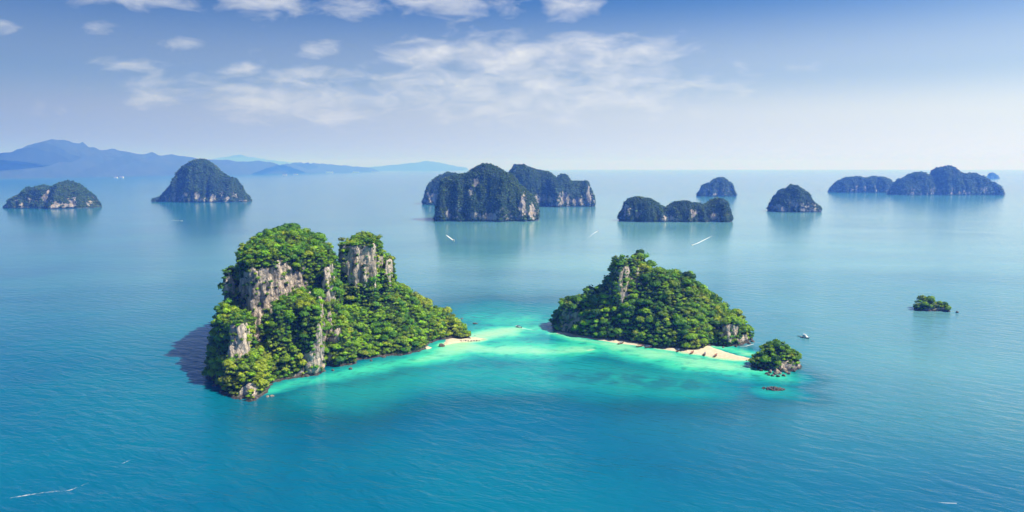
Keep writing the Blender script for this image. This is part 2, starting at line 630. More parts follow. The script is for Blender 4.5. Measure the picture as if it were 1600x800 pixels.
def pick_tints(n, rng, bright=0.5, pos=None, boost=0.0, spread=0.42):
    """tree species colours: per-tree choice, with stands of one species"""
    base = rng.random(n)
    if pos is not None:
        base = np.clip(0.5 * base + 0.5 * (0.5 + 0.7 * fbm(pos / 26.0 + 4.4, 3)), 0, 0.999)
    base = np.clip(base + boost * 0.6, 0, 0.999)
    order = np.array([5, 1, 0, 4, 2, 6, 3, 7])
    idx = order[np.clip((base ** (1.4 - bright)) * 8, 0, 7).astype(int)]
    return GREENS[idx] * 1.25 * rng.uniform(1 - spread, 1 + spread, (n, 1)) * np.array([1, 1, 1]) * (1 + rng.uniform(-0.08, 0.08, (n, 3)))


def scatter(V, T, N, fn, density, rmin, rng, ok):
    """points on the surface, min spacing rmin; ok(P, Nrm) -> acceptance probability"""
    area = np.linalg.norm(fn, axis=1) * 0.5
    tot = area.sum()
    n = int(tot * density)
    f = rng.choice(len(T), n, p=area / tot)
    a, b = rng.random(n), rng.random(n)
    sw = a + b > 1
    a[sw], b[sw] = 1 - a[sw], 1 - b[sw]
    A, B, C = V[T[f, 0]], V[T[f, 1]], V[T[f, 2]]
    P = A + a[:, None] * (B - A) + b[:, None] * (C - A)
    NN = N[T[f, 0]]
    pr = ok(P, NN)
    sel = rng.random(n) < pr
    P, NN = P[sel], NN[sel]
    seen = {}
    keep = []
    key = np.floor(P / rmin).astype(int)
    r2 = rmin * rmin
    for i in range(len(P)):
        kx, ky, kz = key[i]
        p = P[i]
        bad = False
        for dx in (-1, 0, 1):
            for dy in (-1, 0, 1):
                for dz in (-1, 0, 1):
                    for j in seen.get((kx + dx, ky + dy, kz + dz), ()):
                        q = P[j]
                        if (q[0] - p[0]) ** 2 + (q[1] - p[1]) ** 2 + (q[2] - p[2]) ** 2 < r2:
                            bad = True
                            break
                    if bad:
                        break
                if bad:
                    break
            if bad:
                break
        if not bad:
            seen.setdefault((kx, ky, kz), []).append(i)
            keep.append(i)
    return P[keep], NN[keep]


def forest_mesh(name, P, S, tint, variants, rng):
    vs, fs, ts = [], [], []
    off = 0
    var = rng.integers(0, len(variants), len(P))
    ang = rng.uniform(0, 2 * math.pi, len(P))
    for k, (CV, CF) in enumerate(variants):
        ids = np.nonzero(var == k)[0]
        if not len(ids):
            continue
        c, s = np.cos(ang[ids])[:, None], np.sin(ang[ids])[:, None]
        x = CV[None, :, 0] * c - CV[None, :, 1] * s
        y = CV[None, :, 0] * s + CV[None, :, 1] * c
        z = np.broadcast_to(CV[None, :, 2], x.shape)
        W = np.stack([x, y, z], 2) * S[ids][:, None, None] + P[ids][:, None, :]
        nv = len(CV)
        vs.append(W.reshape(-1, 3))
        fs.append((CF[None] + (np.arange(len(ids)) * nv)[:, None, None]).reshape(-1, 3) + off)
        ts.append(np.repeat(tint[ids], nv, 0))
        off += nv * len(ids)
    return tri_mesh(name, np.concatenate(vs), np.concatenate(fs), M_LEAF, {'tint': np.concatenate(ts)})


# ------------------------------------------------------------------ SEA
def stroke(pts, x, y):
    """soft brush along image points (px, py, half width m, strength): returns max strength field"""
    out = np.zeros(x.shape)
    W = [(*sea(a, b)[:2], w, s) for a, b, w, s in pts]
    if len(W) == 1:
        W = W * 2
    for (x0, y0, w0, s0), (x1, y1, w1, s1) in zip(W[:-1], W[1:]):
        ex, ey = x1 - x0, y1 - y0
        t = np.clip(((x - x0) * ex + (y - y0) * ey) / (ex * ex + ey * ey + 1e-6), 0, 1)
        d = np.sqrt((x - x0 - t * ex) ** 2 + (y - y0 - t * ey) ** 2)
        out = np.maximum(out, (s0 + (s1 - s0) * t) * np.exp(-(d / (w0 + (w1 - w0) * t) / 1.25) ** 2.4))
    return out


def axis_coords(lo, hi, step, far, grow=1.16):
    core = list(np.arange(lo, hi + step, step))
    a, s = core[-1], step
    up = []
    while a < far:
        s *= grow
        a += s
        up.append(min(a, far))
    b, s = core[0], step
    dn = []
    while b > -far:
        s *= grow
        b -= s
        dn.append(max(b, -far))
    return np.array(dn[::-1] + core + up)


def build_sea():
    xs = axis_coords(-420, 460, 3.0, 70000)
    ys = axis_coords(560, 1180, 3.0, 70000)
    X, Y = np.meshgrid(xs, ys, indexing='ij')
    wx = X + 10 * fbm(xy0(X, Y, 60, 1.1), 4).reshape(X.shape)
    wy = Y + 10 * fbm(xy0(X, Y, 60, 9.1), 4).reshape(X.shape)
    shoal = np.zeros(X.shape)
    for st in (
        [(425, 606, 12, .62), (470, 595, 18, .60), (540, 586, 22, .62), (610, 570, 26, .68), (690, 556, 34, .80), (730, 540, 34, .9)],
        [(700, 540, 14, .95), (750, 529, 16, 1.0)],
        [(735, 528, 24, .92), (790, 518, 45, .90), (830, 515, 40, .72)],
        [(740, 545, 38, .82), (800, 545, 46, .84), (860, 548, 44, .82), (910, 545, 34, .82)],
        [(868, 522, 14, .80), (930, 535, 26, .80), (1000, 550, 34, .80), (1080, 565, 40, .82), (1150, 575, 38, .80), (1205, 585, 26, .66)],
        [(920, 548, 5, 1.0), (930, 547, 5, 1.0)],
        [(870, 519, 5, .95), (960, 532, 7, .98), (1060, 549, 9, 1.0), (1120, 559, 12, 1.0), (1175, 563, 10, .95)],
        [(1105, 540, 10, .85), (1150, 548, 16, .72), (1170, 552, 14, .85)],
        [(800, 500, 60, .60), (760, 495, 45, .5)], [(800, 492, 110, .34), (840, 490, 90, .3)],
        [(1215, 612, 22, .45)],
        [(560, 610, 60, .30), (700, 580, 60, .36), (880, 585, 60, .40), (1060, 600, 50, .42)],
    ):
        shoal = np.maximum(shoal, stroke(st, wx, wy))
    bed = fbm(xy0(X, Y, 26, 5.7), 5, 0.6).reshape(X.shape)
    shoal = np.clip(shoal + 0.06 * bed * np.clip(shoal * 1.6, 0, 1) * np.clip((1.0 - shoal) * 4, 0, 1), 0, 1)
    reef = np.zeros(X.shape)
    for st in ([(870, 586, 14, .7), (950, 590, 20, 1.0), (1040, 597, 18, 1.0), (1110, 604, 11, .8)],
               [(700, 573, 12, .5), (790, 572, 14, .5)], [(960, 575, 10, .35), (1000, 582, 12, .4)],
               [(520, 600, 10, .4), (600, 590, 12, .5), (690, 572, 10, .4)]):
        reef = np.maximum(reef, stroke(st, wx, wy))
    reef = np.clip(reef + 1.1 * reef * fbm(xy0(X, Y, 18, 3.3), 5, 0.6).reshape(X.shape), 0, 1)
    spots = fbm(xy0(X, Y, 11, 8.8), 4, 0.6).reshape(X.shape)
    reef = np.maximum(reef, 0.55 * ss((spots - 0.28) / 0.25) * ss((shoal - 0.25) / 0.2) * ss((0.85 - shoal) / 0.1))
    V = np.stack([X.ravel(), Y.ravel(), np.zeros(X.size)], 1)
    me = tri_mesh('sea', V, grid_faces(*X.shape), None, {'shoal': shoal.ravel(), 'reef': reef.ravel()}, True)
    m, t, p, out = new_mat('sea_water')
    g = nd(t, 'ShaderNodeNewGeometry')
    pos = g.outputs['Position']
    a = nd(t, 'ShaderNodeAttribute', attribute_name='shoal')
    r = nd(t, 'ShaderNodeAttribute', attribute_name='reef')
    big = noise(t, pos, 0.004, 4, 0.5)
    deep = mixc(t, ramp(t, big, [(0.35, 0.0), (0.65, 1.0)]), (0.001, 0.105, 0.205), (0.001, 0.150, 0.225))
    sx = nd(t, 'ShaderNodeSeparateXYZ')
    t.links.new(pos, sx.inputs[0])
    sheen_y = nd(t, 'ShaderNodeMapRange', ins={'From Min': 760.0, 'From Max': 1500.0, 'To Min': 0.0, 'To Max': 0.85})  # bright sky reflection painted into the water colour, paler far out and east
    t.links.new(sx.outputs[1], sheen_y.inputs[0])
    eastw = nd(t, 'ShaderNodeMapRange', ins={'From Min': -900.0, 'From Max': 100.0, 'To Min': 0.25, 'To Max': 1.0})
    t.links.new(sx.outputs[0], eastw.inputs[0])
    sky_sheen = mth(t, 'MULTIPLY', mth(t, 'MULTIPLY', sheen_y.outputs[0], eastw.outputs[0]), ramp(t, noise(t, mapping(t, pos, (0.0012, 0.003, 0.001)), 1.0, 4, 0.55, 0.6), [(0.3, 0.6), (0.7, 1.0)]))
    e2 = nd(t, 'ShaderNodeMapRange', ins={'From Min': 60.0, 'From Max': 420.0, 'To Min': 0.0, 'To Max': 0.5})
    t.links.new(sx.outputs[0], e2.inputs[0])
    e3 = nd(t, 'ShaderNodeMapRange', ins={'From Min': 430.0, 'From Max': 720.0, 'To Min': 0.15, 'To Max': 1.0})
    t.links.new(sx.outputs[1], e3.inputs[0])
    sky_sheen = mth(t, 'MAXIMUM', sky_sheen, mth(t, 'MULTIPLY', e2.outputs[0], e3.outputs[0]))
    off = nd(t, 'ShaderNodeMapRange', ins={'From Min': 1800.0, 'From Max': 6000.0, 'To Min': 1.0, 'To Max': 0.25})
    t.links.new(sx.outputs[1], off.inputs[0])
    sky_sheen = mth(t, 'MULTIPLY', sky_sheen, off.outputs[0])
    deep = mixc(t, sky_sheen, deep, (0.20, 0.44, 0.44))  # painted sky sheen mixed over the deep water
    col = ramp(t, a.outputs['Fac'], [(0.0, (0, 0, 0)), (0.2, (0.002, 0.165, 0.215)), (0.5, (0.015, 0.35, 0.31)), (0.72, (0.05, 0.58, 0.37)), (0.86, (0.28, 0.70, 0.43)), (1.0, (0.55, 0.62, 0.36))])
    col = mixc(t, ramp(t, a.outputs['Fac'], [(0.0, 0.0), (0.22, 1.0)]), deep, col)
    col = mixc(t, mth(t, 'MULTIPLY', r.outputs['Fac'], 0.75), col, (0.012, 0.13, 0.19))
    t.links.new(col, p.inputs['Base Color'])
    p.inputs['IOR'].default_value = 1.33
    p.inputs['Roughness'].default_value = 0.13
    # waves: swell crossing diagonally, wind chop, fine ripples; slicks calm the chop in streaks
    def rotmap(sc, deg):
        return mapping(t, mapping(t, pos, (1, 1, 1), (0, 0, math.radians(deg))), sc)
    w1 = noise(t, rotmap((0.036, 0.095, 0.1), 33), 1.0, 3, 0.5, 0.5)
    w2 = noise(t, rotmap((0.10, 0.30, 0.1), 20), 1.0, 4, 0.55, 0.6)
    w3 = noise(t, rotmap((0.5, 0.9, 0.5), -12), 1.0, 3, 0.6, 0.2)
    slick = noise(t, mapping(t, pos, (0.0022, 0.006, 0.002), (0, 0, math.radians(-10))), 1.0, 5, 0.6, 0.8)
    amp = ramp(t, slick, [(0.30, 0.35), (0.62, 1.0)])
    h = mth(t, 'ADD', mth(t, 'MULTIPLY', w1, 2.6), mth(t, 'ADD', mth(t, 'MULTIPLY', w2, 0.75), mth(t, 'MULTIPLY', w3, 0.16)))
    sy = nd(t, 'ShaderNodeSeparateXYZ')
    t.links.new(pos, sy.inputs[0])
    wave_fade = nd(t, 'ShaderNodeMapRange', ins={'From Min': 560.0, 'From Max': 1500.0, 'To Min': 1.0, 'To Max': 0.22})  # wave height scaled down with distance so the far sea reflects brighter
    t.links.new(sy.outputs[1], wave_fade.inputs[0])
    h = mth(t, 'MULTIPLY', h, mth(t, 'MULTIPLY', amp, wave_fade.outputs[0]))
    b = nd(t, 'ShaderNodeBump', ins={'Strength': 1.0, 'Distance': 0.75})
    t.links.new(h, b.inputs['Height'])
    t.links.new(b.outputs[0], p.inputs['Normal'])
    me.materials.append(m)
    return link('sea', me, label='turquoise and blue tropical sea around the islands', kind='structure')


build_sea()


# ------------------------------------------------------------------ NEAR ISLANDS
def S2(px, py):
    v = sea(px, py)
    return (v.x, v.y)


def left_height(x, y):
    P = lambda *a: [S2(*q) for q in a]
    h = np.full(x.shape, -8.0)
    # apron slope down to the eastern tip
    rp = [(512, 530, 62, 112), (530, 528, 68, 118), (600, 521, 70, 112), (630, 519, 55, 95), (668, 518, 30, 78), (700, 519, 16, 60), (720, 516, 6, 24)]
    h = np.maximum(h, ridge([(*S2(a, b), z, w) for a, b, z, w in rp], 1.25, x, y))
    # dark western flank and low foot at the front
    h = smax(h, crag(P((312, 563), (328, 592), (352, 614), (385, 600), (405, 560), (372, 530), (325, 535)), 24, 22, 66, 78, x, y), 5)
    h = smax(h, crag(P((343, 606), (356, 619), (385, 625), (412, 620), (430, 597), (450, 585), (400, 572), (350, 585)), 9, 7, 22, 40, x, y), 3)
    # pillar
    h = np.maximum(h, crag(P((358, 600), (378, 606), (398, 598), (399, 584), (378, 578), (360, 584)), ztop(594, 512), 6, 7, 14, x, y))
    # main massif
    h = np.maximum(h, crag(P((372, 562), (398, 567), (440, 560), (480, 553), (508, 548), (523, 538), (524, 515), (500, 505), (440, 503), (395, 510), (368, 530)), 96, 7, 26, 52, x, y))
    # western tower
    h = np.maximum(h, crag(P((333, 550), (350, 563), (376, 562), (382, 530), (345, 527)), 88, 7, 9, 22, x, y))
    # front dome
    h = np.maximum(h, crag(P((408, 592), (430, 598), (462, 589), (492, 586), (505, 574), (531, 553), (531, 540), (482, 546), (440, 563), (410, 581)), 34, 20, 58, 60, x, y))
    h = np.maximum(h, crag(P((470, 586), (493, 587), (507, 573), (529, 553), (518, 545), (490, 560), (472, 575)), 54, 5, 24, 22, x, y))
    # buttress right of the massif
    h = np.maximum(h, crag(P((509, 561), (526, 562), (537, 547), (530, 526), (512, 528)), ztop(554, 425), 6, 12, 16, x, y))
    h = smax(h, crag(P((511, 571), (530, 574), (550, 570), (566, 545), (548, 530), (526, 541)), 16, 12, 38, 36, x, y), 5)
    # pinnacle with its eastern shoulder
    h = np.maximum(h, crag(P((540, 538), (560, 541), (586, 538), (600, 528), (597, 512), (572, 508), (546, 513)), ztop(537, 386), 5, 4, 14, x, y))
    h = np.maximum(h, crag(P((598, 533), (616, 529), (619, 517), (600, 514)), ztop(530, 416), 5, 8, 12, x, y))
    return h


def right_height(x, y):
    P = lambda *a: [S2(*q) for q in a]
    rp = [(878, 510, 24, 34), (890, 511, 32, 44), (908, 512, 40, 50), (926, 513, 47, 56), (945, 514, 54, 60), (956, 515, 62, 64), (985, 516, 78, 70), (1010, 517, 77, 78),
          (1040, 518, 72, 92), (1068, 519, 66, 98), (1086, 521, 54, 94), (1104, 523, 41, 80), (1126, 527, 24, 58), (1142, 530, 11, 34)]
    h = ridge([(*S2(a, b), z, w) for a, b, z, w in rp], 1.7, x, y, 2.5)
    h = np.maximum(h, crag(P((865, 516), (885, 520), (912, 522), (912, 508), (872, 505)), 24, 5, 6, 12, x, y))
    h = np.maximum(h, crag(P((952, 523), (966, 528), (983, 527), (990, 512), (975, 507), (955, 511)), ztop(524, 418), 5, 4, 12, x, y))
    h = np.maximum(h, crag(P((970, 523), (995, 526), (1010, 518), (1004, 508), (975, 508)), ztop(518, 411), 9, 5, 14, x, y))
    # eastern rock shelf
    h = np.maximum(h, crag(P((1116, 541), (1140, 542), (1160, 538), (1160, 524), (1125, 524)), ztop(538, 508), 6, 3, 10, x, y))
    h = np.maximum(h, crag(P((1140, 541), (1165, 540), (1178, 535), (1172, 528), (1145, 530)), 8, 4, 2, 6, x, y))
    return h


ROCK_ZONES = {}     # centre, radius xyz, strength


def zones(Pos, Nn, zs, seed, gen=0.12):
    """probability that a surface point carries vegetation"""
    nz = Nn[:, 2]
    veg = np.ones(len(Pos))
    n = fbm(Pos / np.array([9.0, 9.0, 14.0]) + seed, 3)
    shrub = 1 - 0.8 * ss((fbm(Pos / np.array([6.0, 6.0, 4.0]) + seed + 3.3, 3) - 0.42) / 0.15)
    for c, r, s in zs:
        q = np.sqrt((((Pos - np.array(c)) / np.array(r)) ** 2).sum(1)) + 0.45 * n
        veg *= 1 - np.minimum(s * shrub, 1.0) * ss((1.15 - q) / 0.22) * ss((0.80 - nz) / 0.2)
    veg *= 1 - gen * ss((0.22 - nz) / 0.2) * ss((n + 0.05) / 0.3)
    veg *= ss((Pos[:, 2] - 1.0) / 1.4)
    return veg


def near_island(name, label, hfun, bounds, zs, seed, bright, size=1.0, thin=()):
    V, T, N, fn = island_mesh(hfun, bounds, 1.4, 1.35, 7.0, 2.0, seed)
    veg = zones(V, N, zs, seed)
    root = link('limestone_island', None, loc=(float((bounds[0] + bounds[1]) / 2), float((bounds[2] + bounds[3]) / 2), 0), label=label, cat='island')
    off = np.array(root.location)
    me = tri_mesh('rock_body', V - off, T, M_ROCK, {'veg': veg}, True)
    link('rock_body', me, root)
    rng = np.random.default_rng(seed * 3 + 1)
    ok = lambda p, n_: zones(p, n_, zs, seed) ** 2
    P, NN = scatter(V, T, N, fn, 0.55, 2.75 * size, rng, ok)
    S = np.clip(rng.lognormal(math.log(2.1 * size), 0.44, len(P)), 1.1, 5.4)
    S *= np.where(NN[:, 2] < 0.25, 0.8, 1.0)
    for c, r_ in thin:                      # crowns scaled down around the given tops
        S *= 1 - 0.45 * np.exp(-(((P - np.array(c)) ** 2).sum(1)) / (r_ * r_))
    # on slopes facing away from the camera trees are thinned out and crowns enlarged
    facing_away = NN[:, 1] > 0.3
    kp = ~facing_away | (rng.random(len(P)) < 0.5)
    S = np.where(facing_away, S * 1.35, S)[kp]
    P, NN = P[kp], NN[kp]
    P = P + NN * (S * 0.25)[:, None] + np.array([0, 0, 1]) * (S * rng.uniform(0.15, 0.95, len(P)))[:, None]
    bvh = BVHTree.FromPolygons([Vector(v) for v in V], T.tolist())
    return root, P, S, NN, rng, bvh


def to_cam_visible(P, S, bvh, margin=1.3):
    eye = Vector(cam.location)
    vis = np.zeros(len(P), bool)
    for i, (p, s) in enumerate(zip(P, S)):
        q = Vector(p) + Vector((0, 0, s * 0.6))
        d = eye - q
        L = d.length
        hit = bvh.ray_cast(q, d / L, L)
        vis[i] = hit[0] is None
    return vis


ZL = [
    (pt(436, 450, 562), (50, 26, 25), 1.0),      # wall of the main massif
    (pt(395, 480, 565), (10, 14, 34), 1.0),
    (pt(378, 540, 602), (18, 18, 28), 1.0),      # pillar
    (pt(568, 408, 537), (30, 20, 29), 1.0),      # pinnacle
    (pt(610, 414, 530), (13, 18, 16), 1.0),
    (pt(523, 434, 556), (13, 20, 34), 1.0),       # buttress
    (pt(526, 462, 556), (6, 10, 12), 0.9),
    (pt(517, 500, 568), (10, 26, 28), 1.25),     # pale strip of the dome's east side
    (pt(506, 535, 578), (10, 22, 24), 1.25),
    (pt(495, 568, 586), (10, 16, 14), 1.0),
    (pt(475, 583, 588), (14, 9, 4), 0.7),
    (pt(360, 450, 562), (16, 14, 34), 0.4),      # dark western wall
    (pt(388, 612, 622), (8, 7, 6), 0.9),         # red rock at the foot
]
ZR = [
    (pt(985, 435, 527), (15, 20, 30), 0.8),
    (pt(958, 455, 526), (12, 16, 26), 0.45),
    (pt(890, 500, 520), (30, 14, 13), 0.7),
    (pt(1008, 425, 520), (9, 10, 9), 0.9),
    (pt(1140, 520, 540), (14, 16, 9), 0.85),
    (pt(1165, 530, 539), (14, 14, 6), 0.95),
    (pt(950, 517, 529), (26, 10, 6), 0.5),
]
# stands of paler, sunnier species: centre, radius, boost
LUSH = {
    'L': [(pt(388, 598, 615), 30, 0.9), (pt(548, 450, 535), 16, 0.8), (pt(540, 410, 530), 14, 0.8), (pt(665, 476, 518), 22, 0.8), (pt(705, 520, 525), 26, 0.5),
          (pt(575, 560, 570), 30, 0.4), (pt(360, 420, 552), 10, 0.6), (pt(455, 385, 535), 24, 0.35), (pt(490, 470, 570), 14, 0.4)],
    'R': [(pt(1075, 520, 540), 26, 0.6), (pt(1105, 470, 525), 20, 0.4), (pt(1140, 490, 530), 20, 0.5), (pt(1000, 415, 517), 14, 0.4)],
    'I': [(Vector((0, 0, 0)), 1, 0)], 'N': [(Vector((0, 0, 0)), 1, 0)],
}

LB = (-300, -20, 595, 1010)
left_root, PL, SL, NL, rngL, bvhL = near_island('left', 'tall jungle-covered limestone island with a bare rock pinnacle and pale cliff wall', left_height, LB, ZL, 3, 0.6, 1.0, [(pt(570, 380, 525), 26), (pt(610, 405, 524), 14), (pt(522, 400, 545), 14)])
RB = (30, 310, 755, 1010)
right_root, PR, SR, NR, rngR, bvhR = near_island('right', 'green wooded island with a sand beach along its foot and a rocky peak', right_height, RB, ZR, 8, 0.45, 1.04, [(pt(980, 405, 516), 20)])


def islet_height(x, y):
    c = sea(1212, 572)
    return ridge([(c.x - 14, c.y + 4, 11, 22), (c.x - 6, c.y + 2, 18, 25), (c.x + 4, c.y + 2, 19, 27), (c.x + 12, c.y + 2, 12, 24), (c.x + 20, c.y + 3, 4, 16)], 2.0, x, y, 2.0)


def lone_height(x, y):
    c = sea(1456, 485)
    return ridge([(c.x - 20, c.y + 4, 9.5, 13), (c.x, c.y + 4, 10.5, 15), (c.x + 22, c.y, 5, 11)], 2.4, x, y)


ci = sea(1212, 572)
cl = sea(1456, 485)
ZI = [((ci.x + 10, ci.y - 18, 2), (22, 14, 5.5), 1.0), ((ci.x + 26, ci.y - 4, 2), (12, 20, 5), 1.0)]
ZN = [((cl.x + 4, cl.y - 12, 1.5), (30, 8, 3.5), 0.9)]
islet_root, PI_, SI_, NI_, rngI, bvhI = near_island('islet', 'little round wooded islet ringed with pale boulders at the end of the sandbar', islet_height, (ci.x - 50, ci.x + 50, ci.y - 45, ci.y + 45), ZI, 5, 0.45)
lone_root, PN_, SN_, NN_, rngN, bvhN = near_island('lone', 'tiny flat-topped green islet alone on the open water at right', lone_height, (cl.x - 55, cl.x + 55, cl.y - 40, cl.y + 40), ZN, 6, 0.6)

# ------------------------------------------------------------------ individual trees and the rest of the jungle
BIG = []
_tv = np.random.default_rng(21)
for k in range(14):
    cv, cf = CROWN_BIG[k % len(CROWN_BIG)]
    col = GREENS[[0, 2, 3, 1, 4, 6, 2, 7, 5, 3, 0, 2, 6, 4][k]] * 1.25
    BIG.append(tri_mesh('crown', cv, cf, M_LEAF, {'tint': np.repeat(col[None], len(cv), 0)}))


def trunk_mesh(k):
    rr = np.random.default_rng(50 + k)
    bm = bmesh.new()

    def tube(pts, rads, n=7):
        rings = []
        for p, r in zip(pts, rads):
            rings.append([bm.verts.new((p[0] + r * math.cos(2 * math.pi * i / n), p[1] + r * math.sin(2 * math.pi * i / n), p[2])) for i in range(n)])
        for a, b in zip(rings[:-1], rings[1:]):
            for i in range(n):
                bm.faces.new((a[i], a[(i + 1) % n], b[(i + 1) % n], b[i]))
    bend = rr.uniform(-0.12, 0.12, 2)
    tube([(0, 0, -1.5), (bend[0] * .5, bend[1] * .5, -0.8), (bend[0], bend[1], -0.1), (0, 0, 0.35)], [0.12, 0.08, 0.06, 0.03])
    for a in range(4):
        an = a * 1.57 + rr.uniform(-.4, .4)
        tube([(bend[0], bend[1], -0.35), (0.25 * math.cos(an), 0.25 * math.sin(an), -0.02), (0.55 * math.cos(an), 0.55 * math.sin(an), 0.22)], [0.045, 0.03, 0.012], 5)
    me = bpy.data.meshes.new('trunk')
    bm.to_mesh(me)
    bm.free()
    me.materials.append(M_BARK)
    return me


TRUNKS = [trunk_mesh(k) for k in range(3)]
# where a tree stands, for its label: anchor point and phrase
STANDS = {
    'L': [
        (pt(385, 600, 618), 'sunlit jungle tree on the low front foot of the tall island, by the water', 'trees on the front foot of the tall island'),
        (pt(378, 508, 594), 'jungle tree on or beside the grey rock pillar of the tall island', 'trees on the rock pillar'),
        (pt(455, 520, 575), 'jungle tree on the rounded dome in front of the tall island\'s cliff wall', 'trees on the front dome'),
        (pt(450, 385, 530), 'jungle tree on the flat summit of the tall island', 'trees on the summit of the tall island'),
        (pt(355, 415, 550), 'jungle tree on top of the dark western wall of the tall island', 'trees on the western wall'),
        (pt(345, 575, 590), 'shaded jungle tree low on the dark western flank of the tall island', 'trees low on the western flank'),
        (pt(568, 376, 525), 'jungle tree crowning the bare rock pinnacle', 'trees on the pinnacle'),
        (pt(570, 480, 540), 'jungle tree on the slope just below the bare rock pinnacle', 'trees below the pinnacle'),
        (pt(560, 550, 570), 'jungle tree at the water\'s edge below the rock pinnacle', 'shore trees below the pinnacle'),
        (pt(640, 510, 535), 'jungle tree on the long green slope between pinnacle and sand spit', 'trees on the long slope'),
        (pt(700, 520, 525), 'jungle tree on the pointed end of the tall island beside the sand spit', 'trees by the sand spit'),
    ],
    'R': [
        (pt(890, 475, 512), 'jungle tree on the low shaded west end of the beach island', 'trees on the west end of the beach island'),
        (pt(985, 405, 516), 'jungle tree on the rocky peak of the beach island', 'trees on the rocky peak'),
        (pt(985, 500, 530), 'shaded jungle tree below the rocky peak, above the narrow beach', 'trees below the rocky peak'),
        (pt(1050, 440, 520), 'jungle tree on the upper green shoulder right of the rocky peak', 'trees on the upper shoulder'),
        (pt(1060, 525, 540), 'jungle tree at the back of the beach near the longtail boats', 'trees behind the beach'),
        (pt(1130, 495, 530), 'jungle tree on the east slope of the beach island above the rock shelf', 'trees on the east slope'),
    ],
    'I': [(Vector(ci), 'dense green tree on the little boulder-ringed islet at the sandbar\'s end', 'trees on the boulder islet')],
    'N': [(Vector(cl), 'low tree on the tiny flat-topped islet alone on the open water', 'trees on the lone islet')],
}


def plant(P, S, NN, rng, bvh, n_single, key, jungle_label, bright):
    vis = to_cam_visible(P, S, bvh)
    d = np.linalg.norm(P - np.array(cam.location), axis=1)
    score = S / d * np.where(vis, 1, 0) * rng.uniform(0.8, 1.2, len(P))
    pick = np.argsort(-score)[:n_single]
    pick = pick[score[pick] > 0]
    rest = np.ones(len(P), bool)
    rest[pick] = False
    boost = np.zeros(len(P))
    for c, r_, b_ in LUSH[key]:
        boost = np.maximum(boost, b_ * np.exp(-(((P - np.array(c)) ** 2).sum(1)) / (r_ * r_)))
    tint = pick_tints(len(P), rng, bright, P, boost)
    me = forest_mesh('jungle', P[rest], S[rest], tint[rest], CROWN_NEAR, rng)
    link('jungle', me, label=jungle_label, cat='jungle', kind='stuff')
    mean = np.array([np.array(m.attributes['tint'].data[0].color[:3]) for m in BIG])
    for i in pick:
        p = Vector(P[i])
        best = min(STANDS[key], key=lambda s: (s[0] - p).length)
        base = p - Vector((0, 0, float(S[i]) * 1.2))
        t = link('jungle_tree', None, loc=base, label=best[1], cat='tree', group=best[2])
        t.rotation_euler.z = float(rng.uniform(0, 6.28))
        s = float(S[i])
        j = int(np.argmin(((mean - tint[i]) ** 2).sum(1) * rng.uniform(0.4, 1.6, len(mean))))
        for nm, data in (('crown', BIG[j]), ('trunk', TRUNKS[i % 3])):
            c = link(nm, data, t, loc=(0, 0, s * 1.2))
            c.scale = (s, s, s)


plant(PL, SL, NL, rngL, bvhL, 140, 'L', 'dense green jungle covering the slopes of the tall cliffed island', 0.75)
plant(PR, SR, NR, rngR, bvhR, 120, 'R', 'dense dark green jungle covering the beach island', 0.55)
plant(PI_, SI_, NI_, rngI, bvhI, 26, 'I', 'bushy green cover of the boulder-ringed islet', 0.55)
plant(PN_, SN_, NN_, rngN, bvhN, 12, 'N', 'low green scrub on the tiny lone islet', 0.8)


